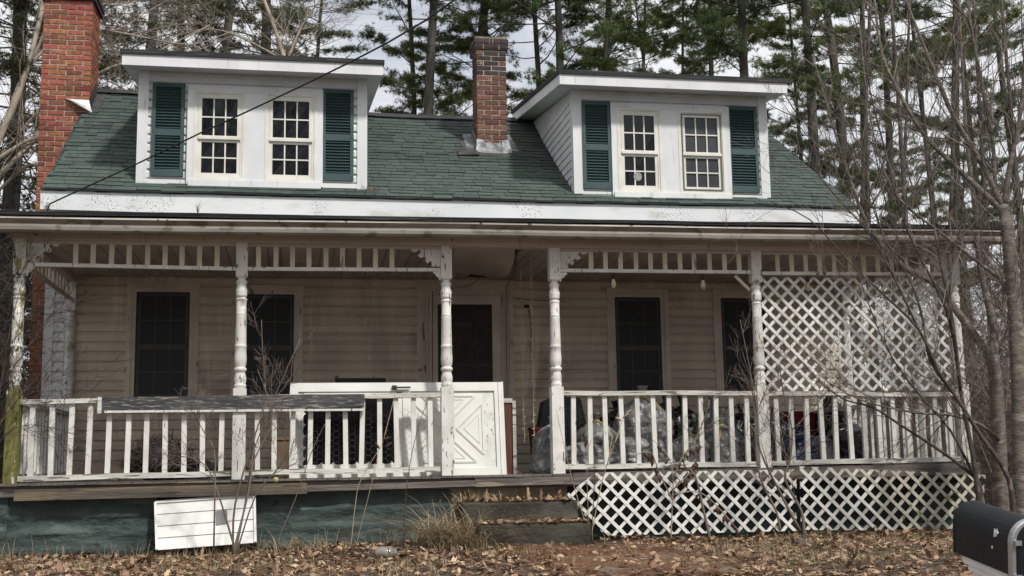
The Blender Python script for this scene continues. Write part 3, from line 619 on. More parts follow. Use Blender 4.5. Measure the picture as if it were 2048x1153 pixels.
# ------------------------------------------------------------------ posts, railings, spandrels
PX = [-2.545, -.53, 1.442, 2.535, 4.672, 6.905]
def post(x, y, mt='porch_paint', mlow=None, zb=ZF-.0, half=False):
    p = empty('porch_post', (x, y, zb), parent=house); h = .054
    m = MB(); m.box(x-h, x+h, y-h, y+h, 2.545, BZ0+.004); m.add([(x-h, y-h, 2.545), (x+h, y-h, 2.545), (x+h, y+h, 2.545), (x-h, y+h, 2.545)]+[(x+.037*math.cos(a), y+.037*math.sin(a), 2.52) for a in (-2.36, -.785, .785, 2.36)], [(0,4,5,1),(1,5,6,2),(2,6,7,3),(3,7,4,0)])
    m.build('top_block', mt, p)
    pf = [(.036, 2.53), (.036, 2.515), (.052, 2.50), (.053, 2.485), (.044, 2.47), (.047, 2.44), (.055, 2.415), (.056, 2.40), (.052, 2.385), (.053, 2.37), (.051, 2.35), (.043, 2.345), (.043, 2.335), (.052, 2.33), (.053, 2.318), (.047, 2.31), (.048, 2.30),
          (.046, 2.19), (.05, 2.185), (.05, 2.176), (.046, 2.17), (.05, 2.163), (.05, 2.155), (.049, 2.145), (.053, 1.90), (.053, 1.882), (.057, 1.878), (.057, 1.868), (.053, 1.862), (.055, 1.80), (.058, 1.755), (.055, 1.70), (.046, 1.678), (.046, 1.672), (.057, 1.664), (.059, 1.65), (.055, 1.636), (.045, 1.628),
          (.048, 1.61), (.057, 1.57), (.056, 1.54), (.048, 1.515), (.056, 1.508), (.056, 1.49), (.05, 1.478), (.05, 1.46)]
    MB().lathe(pf, x, y, 20).build('turned_shaft', mt, p, smooth=True)
    h = .06; MB().box(x-h, x+h, y-h, y+h, zb, 1.472).build('base_block', mlow or mt, p)
    return p
for i, x in enumerate(PX): post(x, 0, 'mossy_paint' if i == 0 else 'porch_paint', 'mossy_wood' if i == 0 else None)
post(-2.545, YW-.065); post(6.905, YW-.065)
MB().box(-2.62, -2.585, YW-.03, YW, .62, ZC).build('wall_trim', 'porch_trim', house)
def rail(xa, xb, zt0, zt1, zb0, zb1, n, mt='rail_paint'):
    r = empty('railing', ((xa+xb)/2, 0, zb0), parent=house); y = -.005
    sag = lambda u: .006*math.sin(u*9+xa)
    def bar(z0, z1, hgt, dep, nm, m):
        b = MB(); S = 10
        for i in range(S):
            u0, u1 = i/S, (i+1)/S; b.beam((xa+(xb-xa)*u0, y, z0+(z1-z0)*u0+sag(u0)*.5), (xa+(xb-xa)*u1+.001, y, z0+(z1-z0)*u1+sag(u1)*.5), dep, hgt)
        return b.build(nm, m, r)
    bar(zt0-.022, zt1-.022, .044, .085, 'top_rail', mt); bar(zb0, zb1, .05, .05, 'bottom_rail', mt)
    for i in range(n):
        u = (i+.62)/(n+.24); x = xa+(xb-xa)*u+random.uniform(-.006, .006); t = random.uniform(-.007, .007)
        MB().beam((x+t, y, zb0+(zb1-zb0)*u+.02), (x-t, y, zt0+(zt1-zt0)*u-.03), .046, .036, up=(0, 1, 0)).build('baluster', 'baluster_paint', r)
    return r
zz = lambda px, py: W(px, py, -.05).z
rL = rail(-2.485, -.59, zz(50, 799), zz(470, 792), zz(40, 958), zz(470, 947), 11)
rail(-.47, 1.382, zz(480, 791), zz(885, 786), zz(480, 946), zz(885, 939), 11)
rail(2.595, 4.612, zz(1128, 782), zz(1515, 782), zz(1132, 934), zz(1520, 928), 12)
rail(4.732, 6.845, zz(1535, 783), zz(1910, 785), zz(1540, 927), zz(1925, 918), 13)
# weathered plank nailed over the left rail
a, b = W(200, 795, -.09), W(729, 788, -.09); c, d = W(206, 826, -.09), W(729, 815, -.09)
pk = MB(); S = 16; T0 = [a.lerp(b, i/S) for i in range(S+1)]; B0 = [c.lerp(d, i/S) for i in range(S+1)]
for i in range(S+1): T0[i] = Vector((T0[i].x, -.075, T0[i].z)); B0[i] = Vector((T0[i].x, -.075, B0[i].z))
dv = Vector((0, .028, 0)); tp = [p+Vector((0, .11, -.006)) for p in T0]
grid(pk, [B0, T0]); grid(pk, [T0, tp]); grid(pk, [tp, [p-Vector((0, 0, .02)) for p in tp]]); grid(pk, [[p+dv for p in B0], B0]); grid(pk, [[B0[0], T0[0]], [B0[0]+dv, T0[0]+dv]], True); grid(pk, [[B0[-1], T0[-1]], [B0[-1]+dv, T0[-1]+dv]])
pk.build('plank', 'plank_peeling', rL)
MB().box(c.x+.012, b.x, -.082, -.046, (c.z+d.z)/2-.016, (c.z+d.z)/2+.004).build('batten', 'porch_paint', rL)
MB().box(a.x-.02, a.x+.015, -.088, -.04, c.z-.005, a.z+.003).build('end_cleat', 'rail_paint', rL)
# spandrels
def spandrel(xa, xb, xs, zr0, zr1):
    s = empty('spandrel', ((xa+xb)/2, 0, zr0), parent=house)
    MB().beam((xa, -.01, zr0), (xb, -.01, zr1), .04, .034).build('lower_rail', 'porch_paint', s)
    MB().box(xa, xb, -.028, .01, BZ0-.03, BZ0-.001).build('upper_rail', 'porch_beam', s)
    for x in xs:
        z = zr0+(zr1-zr0)*(x-xa)/(xb-xa); MB().box(x-.023, x+.023, -.022, -.004, z+.016, BZ0-.029).build('spindle', 'porch_trim', s)
X0 = lambda px, py=520: W(px, py, -.02).x
z0_ = lambda px, py: W(px, py, -.02).z
spandrel(-2.49, -.585, [X0(p) for p in (151, 186, 223, 258, 295, 330, 364, 399, 434)], z0_(60, 529), z0_(468, 538))
spandrel(-.475, 1.387, [X0(p) for p in (517, 552, 585, 618, 652, 685, 718, 751, 784)], z0_(490, 538), z0_(880, 540))
spandrel(2.59, 4.617, [X0(p) for p in (1182, 1211, 1241, 1272, 1301, 1330, 1360, 1388, 1419, 1449, 1478)], z0_(1120, 541), z0_(1508, 545))
spandrel(4.727, 6.85, [X0(p) for p in (1555, 1583, 1611, 1639, 1668, 1699, 1727, 1755, 1783, 1812, 1841, 1870)], z0_(1526, 547), z0_(1908, 549))
def gingerbread(x, s):                                       # scroll-sawn bracket beside a post and corbel below it
    pts = [(0, .20), (.36, .20), (.30, .175), (.27, .145), (.235, .15), (.225, .17), (.2, .165), (.195, .14), (.225, .11), (.195, .085), (.165, .1), (.14, .085), (.15, .055), (.13, .03), (.10, .06), (.085, .03), (.09, 0), (0, 0)]
    zb = 2.665; poly = [(x+s*u, zb+v*.98) for u, v in pts]
    br = MB().prism(poly if s < 0 else poly[::-1], -.02, .0).build('bracket', 'porch_paint', house)
    cb = [(0, 0), (.075, 0), (.075, -.02), (.05, -.032), (.042, -.055), (.02, -.062), (.012, -.09), (0, -.095)]
    poly = [(x+s*u, 2.62+v) for u, v in cb]; MB().prism(poly if s < 0 else poly[::-1], -.025, .01).build('corbel', 'porch_paint', house)
gingerbread(PX[0]+.055, 1); gingerbread(PX[2]-.055, -1); gingerbread(PX[3]+.055, 1); gingerbread(PX[5]-.055, -1)
MB().beam((PX[4]-.21, .03, BZ0-.25), (PX[4]-.055, .03, BZ0-.40), .02, .03).build('bracket', 'porch_trim', house)
# side returns, left and right
for sx, n_ in ((PX[0], 15), (PX[5], 15)):
    s = empty('side_spandrel', (sx, 1.3, 2.6), parent=house)
    MB().beam((sx, .06, 2.665), (sx, YW-.12, 2.665), .04, .034).build('lower_rail', 'porch_trim', s)
    for i in range(12): y = .22+i*.19; MB().box(sx-.009, sx+.009, y-.023, y+.023, 2.68, BZ0).build('spindle', 'porch_trim', s)
    r = empty('side_railing', (sx, 1.3, .65), parent=house)
    MB().beam((sx, .06, 1.36), (sx, YW-.12, 1.36), .085, .045).build('top_rail', 'rail_paint', r); MB().beam((sx, .06, .68), (sx, YW-.12, .68), .05, .05).build('bottom_rail', 'rail_paint', r)
    for i in range(n_): y = .2+i*.155; MB().box(sx-.018, sx+.018, y-.023, y+.023, .7, 1.34).build('baluster', 'porch_paint', r)
# chicken wire stapled behind the rails
def wire(xa, xb, za, zb, Y, wav=.006):
    V = []; F = []; s = .034; hx, hz = s*math.sqrt(3), s*1.5; r = .0008
    def seg(p, q):
        n = len(V); d = (q-p).normalized(); a = Vector((0, 1, 0)); b = d.cross(a)
        for c in (p, q): V.extend([tuple(c+a*r), tuple(c+b*r), tuple(c-a*r), tuple(c-b*r)])
        for i in range(4): j = (i+1) % 4; F.extend([(n+i, n+j, n+4+j), (n+i, n+4+j, n+4+i)])
    def P(x, z): return Vector((x, Y+wav*noise.noise((x*3, z*3, 1)), z))
    for jj in range(int((zb-za)/hx)):
        for ii in range(int((xb-xa)/hz)):
            cx = xa+ii*hz; cz = za+jj*hx+(hx/2 if ii % 2 else 0)
            p = [P(cx+s*math.cos(math.pi/3*k), cz+s*math.sin(math.pi/3*k)) for k in range(6)]
            for k in (0, 1, 2): seg(p[k], p[(k+1) % 6])
    tri_mesh('chicken_wire', V, F, 'wire_mesh', house, kind='stuff')
wire(-2.48, 1.38, .68, 1.3, .05); wire(2.6, 4.6, .68, 1.3, .05); 

# ------------------------------------------------------------------ foundation, rim boards, steps, lattice
def rough_block(x0, x1, z0, zt, y, d, m, seed, nz_=24, name='foundation'):
    f = MB(); nx_ = max(4, int((x1-x0)/.06)); rows = []
    for j in range(nz_+1):
        z = z0+(zt-z0)*j/nz_; row = []
        for i in range(nx_+1):
            x = x0+(x1-x0)*i/nx_; edge = min(1, min(x-x0, x1-x)/.08+.2); ridge = .03*(abs(((z*6.1+.15*noise.noise((x*1.2, seed, 0))) % 1)-.5)*2)**6
            row.append(Vector((x, y-ridge*edge-.03*noise.noise((x*3.2, z*8, seed))-.014*noise.noise((x*13, z*20, seed)), z+(.015*noise.noise((x*3, seed, 8)) if j == nz_ else 0))))
        rows.append(row)
    grid(f, rows); bk = [[p+Vector((0, d, 0)) for p in rows[-1]]]; grid(f, [rows[-1], bk[0]])
    grid(f, [[r[0] for r in rows], [Vector((x0, y+d, r[0].z)) for r in rows]], True); grid(f, [[r[-1] for r in rows], [Vector((x1, y+d, r[-1].z)) for r in rows]])
    return f.build(name, m, house, smooth=True)
rough_block(-3.2, -2.56, -.25, .545, -.02, .4, 'foundation_green', 1)
rough_block(-2.6, -1.26, -.2, .50, .0, .3, 'foundation_green', 2)
rough_block(-.36, 1.47, -.2, .52, .0, .3, 'foundation_green', 3)
rough_block(1.44, 2.62, -.1, .555, .01, .3, 'bare_concrete', 4)
rough_block(2.58, 7.0, -.2, .50, .30, .3, 'foundation_green', 5)
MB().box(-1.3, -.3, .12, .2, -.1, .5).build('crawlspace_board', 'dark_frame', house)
a, b, c = W(29, 980, -.12), W(614, 966, -.12), W(29, 1001, -.12)
def board(pa, pb, h, m, y=-.12, t=.035): MB().beam(Vector((pa.x, y, pa.z-h/2)), Vector((pb.x, y, pb.z-h/2)), t, h).build('rim_board', m, house)
board(a, b, .10, 'brown_wood'); board(W(614, 972, -.1), W(952, 961, -.1), .055, 'grey_wood', -.1); board(W(950, 958, -.11), W(1145, 953, -.11), .075, 'grey_wood', -.105)
board(W(1146, 946, -.1), W(1960, 925, -.1), .12, 'grey_wood', -.09)
steps = empty('concrete_steps', (2.3, -.4, 0), 'two mossy dark concrete steps leading up to the porch', 'steps')
def step(x0, x1, y0, y1, za, zb, seed):
    f = MB(); n = 48; rows = []
    pr_ = [(y0, za), (y0-.004, za+(zb-za)*.35), (y0, za+(zb-za)*.7), (y0+.004, zb-.02), (y0+.02, zb-.003), (y0+.06, zb), (y1, zb)]
    for i in range(n+1):
        x = x0+(x1-x0)*i/n; rows.append([Vector((x+.012*noise.noise((z*9, seed, i*.0)) if i in (0, n) else x, y+.022*noise.noise((x*4, z*7, seed))+.008*noise.noise((x*14, z*15, seed)), z+(.014*noise.noise((x*4, y*5, seed)) if z > za else 0))) for y, z in pr_])
    grid(f, [list(r) for r in zip(*rows)])
    for e, fl_ in ((0, True), (n, False)): f.add([p for p in rows[e]]+[Vector((rows[e][0].x, y1, za))], [tuple(range(len(pr_)+1)) if fl_ else tuple(range(len(pr_), -1, -1))])
    f.build('step', 'step_concrete', steps, smooth=False)
q0, q1 = W(960, 1000, -.42), W(1157, 1040, -.42); step(q0.x-.16, q1.x, -.42, .05, -.15, W(1060, 1003, -.42).z, 1)
r0, r1 = W(965, 1085, -.85), W(1181, 1040, -.85); step(r0.x-.03, r1.x, -.85, -.4, -.2, W(1080, 1047, -.85).z, 2)

def clip(poly, inside, inter):
    outp = []
    for i in range(len(poly)):
        p, q = poly[i], poly[(i+1) % len(poly)]; a_, b_ = inside(p), inside(q)
        if a_: outp.append(p)
        if a_ != b_: outp.append(inter(p, q))
    return outp
def lattice(name, quad, Y, pitch, sw, mats, skip=()):
    """quad: four x,z corners (bl, br, tr, tl); strips at 45 degrees in two layers"""
    la = empty(name, (quad[0][0], Y, quad[0][1]), parent=house)
    xs_ = [p[0] for p in quad]; zs_ = [p[1] for p in quad]; x0, x1, zl, zh = min(xs_), max(xs_), min(zs_), max(zs_)
    H = zh-zl
    for layer, s in ((0, 1), (1, -1)):
        k = -int(H/pitch)-2; 
        while True:
            xb = x0+k*pitch+(0 if s > 0 else .0); k += 1
            xa_ = xb if s > 0 else xb+H
            if xb > x1+H: break
            hw = sw*math.sqrt(2)/2
            poly = [(xa_-hw, zl), (xa_+hw, zl), (xa_+hw+s*H, zh), (xa_-hw+s*H, zh)]
            for i in range(len(quad)):
                (ax, az), (bx, bz) = quad[i], quad[(i+1) % len(quad)]
                sd_ = lambda p: (bx-ax)*(p[1]-az)-(bz-az)*(p[0]-ax)
                def it(p, q): 
                    a_, b_ = sd_(p), sd_(q); t = a_/(a_-b_); return (p[0]+(q[0]-p[0])*t, p[1]+(q[1]-p[1])*t)
                poly = clip(poly, lambda p: sd_(p) >= 0, it)
                if len(poly) < 3: break
            if len(poly) < 3: continue
            jt = random.uniform(-.006, .006); zc_ = sum(p[1] for p in poly)/len(poly); poly = [(p[0]+jt*(p[1]-zc_)/max(.2, H)+random.uniform(-.002, .002), p[1]+random.uniform(-.0015, .0015)) for p in poly]
            ar = abs(sum(poly[i][0]*poly[(i+1) % len(poly)][1]-poly[(i+1) % len(poly)][0]*poly[i][1] for i in range(len(poly))))/2
            if ar < .0012: continue
            y = Y-.007*layer; mx_ = sum(p[0] for p in poly)/len(poly)
            MB().prism(poly, y-.007, y-.0005).build('slat', mats(mx_) if callable(mats) else mats, la)
    return la
def xz(px, py, Y): p = W(px, py, Y); return (p.x, p.z)
Yl = -.16
lattice('lattice_skirt', [xz(1212, 1072, Yl), xz(1592, 1062, Yl), xz(1592, 939, Yl), xz(1192, 946, Yl), xz(1128, 993, Yl)], Yl, .158, .032, 'lattice_white')
lattice('lattice_skirt', [xz(1600, 1060, Yl), xz(1958, 1062, Yl), xz(1968, 950, Yl), xz(1597, 933, Yl)], Yl-.02, .158, .032, lambda x: 'lattice_white' if x < W(1740, 1000, Yl).x else 'lattice_shade_dirt')  # right part gets the slats with tree shade in their colour
lattice('lattice_screen', [(4.74, 1.42), (6.84, 1.42), (6.84, 2.61), (4.74, 2.61)], .05, .148, .031, 'lattice_white')

# ------------------------------------------------------------------ things on the porch
# storm door lying on its side, leaning inwards
sd_ = empty('storm_door', (1.0, .2, ZF), 'white storm door lying on its side against the porch railing', 'door')
D0, D1 = W(578, 962, .14), W(1009, 951, .14); DL = D1.x-D0.x; DH = .93
tilt = math.radians(9)
def dq(u, v, t=0):                                            # u along, v up the door, t towards the viewer
    return Vector((D0.x+u, .14+v*math.sin(tilt)-t*math.cos(tilt), ZF+.004+.02*(1-u/DL)*0+v*math.cos(tilt)-t*math.sin(tilt)+.0))
def dbox(mb, u0, u1, v0, v1, t0, t1):
    p = [dq(u, v, t) for t in (t0, t1) for u, v in ((u0, v0), (u1, v0), (u1, v1), (u0, v1))]
    mb.add(p, [(3,2,1,0),(4,5,6,7),(0,1,5,4),(1,2,6,5),(2,3,7,6),(3,0,4,7)]); return mb
UM = 1.13
m = MB(); dbox(m, 0, DL, 0, .075, 0, .035); dbox(m, 0, DL, DH-.085, DH, 0, .035); dbox(m, 0, .08, .075, DH-.085, 0, .035); dbox(m, DL-.075, DL, .075, DH-.085, 0, .035); dbox(m, UM-.035, UM+.035, .075, DH-.085, 0, .033); m.build('frame', 'storm_white', sd_)
dbox(MB(), DL-.038, DL-.034, .0, DH, .0352, .037).build('seam', 'grey_plastic', sd_)
dbox(MB(), .08, UM-.035, .075, DH-.085, .008, .014).build('glass', 'glass_door', sd_)
def scallop(u0, u1, v0, v1, n, m_, s=.05):                     # wavy inner border round the glass
    pts = []
    for k in range(n):
        for a in np.linspace(0, math.pi, 6)[:-1]: pts.append((k+ (1-math.cos(a))/2, math.sin(a)))
    pts.append((n, 0)); return pts
for (ua, va, ub, vb, n, nrm) in ((.08, DH-.085, UM-.035, DH-.085, 9, (0, -1)), (.08, .075, .08, DH-.085, 7, (1, 0)), (UM-.035, .075, UM-.035, DH-.085, 7, (-1, 0)), (.08, .075, UM-.035, .075, 9, (0, 1))):
    m = MB(); P_ = []
    for t_, s_ in scallop(0, 0, 0, 0, n, None):
        f_ = t_/n; base = (ua+(ub-ua)*f_, va+(vb-va)*f_); dpt = .075-.028*s_
        P_.append((base, (base[0]+nrm[0]*dpt, base[1]+nrm[1]*dpt)))
    for i in range(len(P_)-1):
        (b0, c0), (b1, c1) = P_[i], P_[i+1]; m.add([dq(*b0, .02), dq(*b1, .02), dq(*c1, .02), dq(*c0, .02), dq(*c1, .014), dq(*c0, .014)], [(0,1,2,3),(3,2,4,5)])
    m.build('scalloped_border', 'storm_white', sd_)
m = MB(); dbox(m, UM+.035, DL-.075, .075, DH-.085, .004, .014); m.build('panel', 'storm_white', sd_)
u0, u1, v0, v1 = UM+.08, DL-.20, .13, DH-.14; uc, vc = (u0+u1)/2, (v0+v1)/2; g_ = .075
def molding(pts, w=.016, h=.008):
    m = MB()
    for i in range(len(pts)):
        a_, b_ = pts[i], pts[(i+1) % len(pts)]; A2, B2 = dq(*a_, .014+h*.4), dq(*b_, .014+h*.4); m.beam(A2, B2, w, h*1.6, up=(dq(0, 0, 1)-dq(0, 0, 0)))
    m.build('panel_molding', 'storm_white', sd_)
for tri in (((u0+g_, v1), (u1-g_, v1), (uc, vc+g_)), ((u0+g_, v0), (u1-g_, v0), (uc, vc-g_)), ((u0, v0+g_), (u0, v1-g_), (uc-g_, vc)), ((u1, v0+g_), (u1, v1-g_), (uc+g_, vc))):
    molding(tri); cx_, cy_ = sum(p[0] for p in tri)/3, sum(p[1] for p in tri)/3
    inner = [(cx_+(p[0]-cx_)*.58, cy_+(p[1]-cy_)*.58) for p in tri]; molding(inner, .009, .004)
dbox(MB(), DL-.185, DL-.085, .08, DH-.09, .0142, .0155).build('stained_strip', 'storm_dirty', sd_)
hp = W(803, 764, .2); m = MB(); hu = hp.x-D0.x; dbox(m, hu-.09, hu-.045, DH-.065, DH-.025, .035, .06); dbox(m, hu-.09, hu+.09, DH-.052, DH-.036, .06, .075); m.build('handle', 'black_metal', sd_)
dbox(MB(), DL+.002, DL+.018, -.0, DH+.004, -.004, .03).build('edge_strip', 'storm_white', sd_)
# red-brown board with peeling white edge beside it
rb_ = empty('old_board', (2.1, .5, ZF), 'red brown board with peeling white edge standing beside the storm door', 'board')
a, b = W(1004, 800, .5), W(1031, 795, .5)
MB().box(a.x-.15, b.x-.035, .5, .54, ZF, a.z-.03).build('face', 'red_brown_board', rb_); MB().box(b.x-.035, b.x, .485, .54, ZF, a.z-.01).build('edge', 'rail_paint', rb_); MB().box(a.x-.15, b.x-.035, .488, .54, a.z-.03, a.z+.015).build('top_edge', 'rail_paint', rb_)

def bag(name, px, py, wpx, hpx, Y, m, label, cat='rubbish bag', seed=0, tie=None, flat=1.0, group=None, lean=0):
    """px,py: bottom centre in the photo; wpx,hpx: width and height there"""
    k = (Y-CAM.y)/FPX*1.03; rx, h = wpx*k/2, hpx*k; c = W(px, py, Y); ry = rx*.8*flat; zb = ZF+.001 if py > 0 else c.z
    zb = max(zb, c.z) if c.z > ZF+.12 else zb
    h = max(.1, W(px, py-hpx, Y).z-zb)
    nT, nP = 44, 64; V = []; F = []
    off = seed*7.7
    for i in range(nT+1):
        t = i/nT
        if t < .12: r = .78+.22*math.sin(t/.12*math.pi/2)
        elif t < .55: r = 1.0
        elif t < .86: r = math.cos((t-.55)/.31*math.pi/2)**.75*.90+.10
        else: r = .07+.14*((t-.86)/.14)
        z = h*t
        for j in range(nP):
            a_ = 2*math.pi*j/nP; d = Vector((math.cos(a_), math.sin(a_), t*1.6))
            nn = noise.noise((d.x*1.3+off, d.y*1.3, d.z*1.4))*.22+noise.noise((d.x*3.1+off, d.y*3.1, d.z*2.6))*.11+ .05*noise.noise((d.x*7+off, d.y*7, d.z*3.0)) + .09*(1-abs(noise.noise((d.x*2.6+off, d.y*2.6, d.z*4.2)))*3.2) * .5 - .05*abs(noise.noise((d.x*6+off, d.y*6, d.z*9)))*2
            pleat = .06*math.sin(a_*9+seed+4*noise.noise((t*3, off, 0)))*(1 if t > .5 else .25)
            rr = r*(1+(nn+pleat)*min(1, r*1.4)); V.append((c.x+rx*rr*math.cos(a_)+lean*t*h, Y+ry*rr*math.sin(a_), zb+z*(1+.06*nn)))
    for i in range(nT):
        for j in range(nP): F.append((i*nP+j, i*nP+(j+1) % nP, (i+1)*nP+(j+1) % nP, (i+1)*nP+j))
    F.append(tuple(range(nP-1, -1, -1))); F.append(tuple(nT*nP+j for j in range(nP)))
    root = empty(name, (c.x, Y, zb), label, cat, group); b_ = MB(); b_.v = V; b_.f = F; b_.build('body', m, root, smooth=True)
    if tie:
        n_ = 14; zt = zb+h*.865; pts = [(c.x+lean*.86*h+rx*.13*math.cos(2*math.pi*i/n_), Y+ry*.13*math.sin(2*math.pi*i/n_), zt) for i in range(n_+1)]
        q = MB().tube(pts, .008, 5); s_ = 1 if seed % 2 else -1
        q.build('drawstring', tie, root); MB().tube([pts[n_*3//4], (c.x+lean*.8*h+s_*rx*.25, Y-ry*.75, zt-.05), (c.x+lean*.6*h+s_*rx*.4, Y-ry*1.05, zt-.16)], .007, 5).build('drawstring_end', tie, root)
    return root
BAGG = 'rubbish bags piled behind the right railing'
bag('rubbish_bag', 1092, 952, 66, 118, .35, 'bag_clear', 'pale grey see-through rubbish bag slumped just left of the entry post', seed=1, group=BAGG, lean=.12)
bag('rubbish_bag', 1168, 948, 92, 74, .30, 'bag_clear', 'low wrinkled clear bag just right of the entry post', seed=2, group=BAGG)
bag('rubbish_bag', 1196, 944, 88, 118, .75, 'bag_clear', 'clear bag with yellow drawstring behind the first three balusters right of the entry', seed=3, tie='yellow_tie', group=BAGG)
bag('rubbish_bag', 1262, 946, 92, 90, .35, 'bag_clear', 'clear rubbish bag below and left of the tallest clear bag', seed=4, group=BAGG)
bag('rubbish_bag', 1290, 940, 112, 168, .85, 'bag_clear', 'tallest clear rubbish bag with yellow tie under the third porch window', seed=5, tie='yellow_tie', group=BAGG)
bag('rubbish_bag', 1322, 944, 66, 82, .36, 'bag_clear', 'small clear bag in front between tallest clear bag and black bag', seed=6, group=BAGG)
bag('rubbish_bag', 1382, 944, 84, 88, .36, 'bag_clear', 'shiny clear bag in front of the black bag under the third window', seed=7, tie='yellow_tie', group=BAGG)
bag('rubbish_bag', 1368, 938, 84, 146, 1.05, 'bag_black', 'upright black rubbish bag between two porch windows', seed=8, group=BAGG)
bag('rubbish_bag', 1425, 938, 92, 142, .8, 'bag_grey', 'dark grey rubbish bag right of the upright black bag', seed=9, group=BAGG, lean=.05)
bag('rubbish_bag', 1446, 944, 88, 108, .36, 'bag_clear', 'clear bag with yellow tie just left of the dull grey bag', seed=10, tie='yellow_tie', group=BAGG)
bag('rubbish_bag', 1506, 940, 66, 84, .4, 'bag_grey', 'dull grey bag just left of the post where the lattice starts', seed=11, group=BAGG)
bag('rubbish_bag', 1334, 936, 76, 152, 1.45, 'bag_grey', 'grey speckled bag at the back against the third porch window', seed=12, group=BAGG)
bag('rubbish_bag', 1236, 938, 100, 136, 1.5, 'bag_black', 'black bag at the back left of the tallest clear bag', seed=13, group=BAGG)
bag('rubbish_bag', 1486, 936, 80, 128, 1.1, 'bag_black', 'black bag at the back just left of the lattice post', seed=14, group=BAGG)
bag('rubbish_bag', 1700, 934, 90, 112, .55, 'bag_black', 'shiny black bag slumping right of the grey bin under the lattice', seed=15, group=BAGG, lean=-.12)
bag('rubbish_bag', 1552, 938, 76, 122, .9, 'bag_black', 'dull black bag right of the lattice post below the red box', seed=16, group=BAGG)
bag('rubbish_bag', 1600, 936, 100, 84, .55, 'bag_blue', 'dark blue shiny plastic bag below the red box', seed=17, group=BAGG)
bag('rubbish_bag', 1645, 936, 60, 76, .45, 'bag_grey', 'small grey bag between blue bag and grey bin', seed=18, group=BAGG)
bag('rubbish_bag', 1668, 934, 64, 165, 1.2, 'bag_black', 'tall narrow black bag rising behind the grey bin', seed=19, group=BAGG)
# suitcase, red boxes, bin
a, b = W(1078, 935, 1.3), W(1166, 795, 1.3); sc = empty('suitcase', ((a.x+b.x)/2, 1.3, ZF), 'dark suitcase standing upright behind the entry post and bags', 'suitcase')
m = MB(); m.prism([(a.x, ZF), (b.x, ZF), (b.x+.01, ZF+.5), (b.x-.05, b.z-.02), (b.x-.12, b.z), (a.x+.14, b.z-.005), (a.x+.05, b.z-.05), (a.x, ZF+.5)], 1.2, 1.42); m.build('shell', 'dark_frame', sc)
MB().tube([(a.x+.2, 1.3, b.z-.004), (a.x+.2, 1.3, b.z+.035), (b.x-.2, 1.3, b.z+.035), (b.x-.2, 1.3, b.z-.004)], .01, 6).build('handle', 'black_metal', sc)
for zq_ in (.25, .5): MB().box(a.x+.03, b.x-.03, 1.19, 1.2, ZF+zq_, ZF+zq_+.02).build('strap', 'black_metal', sc)
def crate(name, px0, px1, py0, py1, Y, d, m, label, cat, lid=None, zbase=None):
    a, b = W(px0, py1, Y), W(px1, py0, Y); zb = ZF+.001 if zbase is None else zbase; o = empty(name, ((a.x+b.x)/2, Y, zb), label, cat); t = .012; n_ = .02
    M_ = MB(); M_.add([(a.x+n_, Y+n_, zb), (b.x-n_, Y+n_, zb), (b.x-n_, Y+d-n_, zb), (a.x+n_, Y+d-n_, zb), (a.x, Y, b.z), (b.x, Y, b.z), (b.x, Y+d, b.z), (a.x, Y+d, b.z)], [(0,3,2,1),(4,5,6,7),(0,1,5,4),(1,2,6,5),(2,3,7,6),(3,0,4,7)]); M_.build('body', m, o)
    MB().box(a.x-t, b.x+t, Y-t, Y+d+t, b.z+.001, b.z+.03).build('lid', lid or m, o); return o
crate('plastic_bin', 1676, 1735, 893, 932, .6, .3, 'grey_plastic', 'light grey plastic bin with lid under the lattice screen', 'bin', 'grey_plastic')
crate('box', 1545, 1638, 828, 936, 1.25, .5, 'red_cloth', 'dark red box on the pile behind the lattice post', 'box', 'red_cloth')
crate('box', 1465, 1500, 845, 936, 1.4, .4, 'red_cloth', 'dark red box behind the bags left of the lattice post', 'box', 'brown_tarp')
crate('box', 1070, 1096, 860, 945, .95, .3, 'red_cloth', 'dark red box behind the slumped bag at the entry', 'box', 'red_cloth')
crate('cardboard_box', 541, 612, 880, 946, .95, .4, 'cardboard', 'brown cardboard box behind the storm door end', 'box', 'cardboard')
# left pile: folded tarp, dark wreath-like brush ball, cloth, loose ball
def heap(name, px0, px1, pyt, Y, d, m, label, cat, seed, pw=.7):
    a, b = W(px0, 940, Y), W(px1, pyt, Y); H = b.z-ZF; nx_, ny_ = 26, 12; rows = []
    for j in range(ny_+1):
        v = j/ny_; row = []
        for i in range(nx_+1):
            u = i/nx_; e = max(0, math.sin(math.pi*u))**pw*max(0, math.sin(math.pi*v))**.6
            n_ = .75+.35*noise.noise((u*4, v*3, seed))+.14*noise.noise((u*11, v*5, seed)); row.append(Vector((a.x+(b.x-a.x)*u, Y-d/2+d*v, ZF+.001+H*e*n_)))
        rows.append(row)
    mb = MB(); grid(mb, rows); grid(mb, [[Vector((p.x, p.y, ZF+.0005)) for p in r] for r in (rows[0], rows[-1])], True); return mb.build(name, m, None, True, label, cat)
heap('tarp', 112, 300, 904, 1.1, 1.0, 'brown_tarp', 'folded dark brown tarp lying on the left end of the porch', 'tarp', 3)
heap('cloth', 425, 520, 926, .5, .5, 'grey_cloth', 'crumpled blue grey cloth at the foot of the second post', 'cloth', 6)
heap('tarp', 330, 470, 905, 1.3, .8, 'bag_black', 'low black tarp between the brush ball and second post', 'tarp', 9)
bb = W(318, 945, .9); V = []; T = []
for i in range(2600):
    d = rng.normal(size=3); d /= np.linalg.norm(d); r = .18+.09*rng.random(); c = np.array([bb.x, .9, ZF+.2])+d*r*np.array([1.25, 1, .95]); c[2] = max(c[2], ZF+.01)
    e = rng.normal(size=3)*.045; s_ = np.cross(e, d)*.12; n = len(V); V += [c-e, c+e, c+s_]; T.append((n, n+1, n+2))
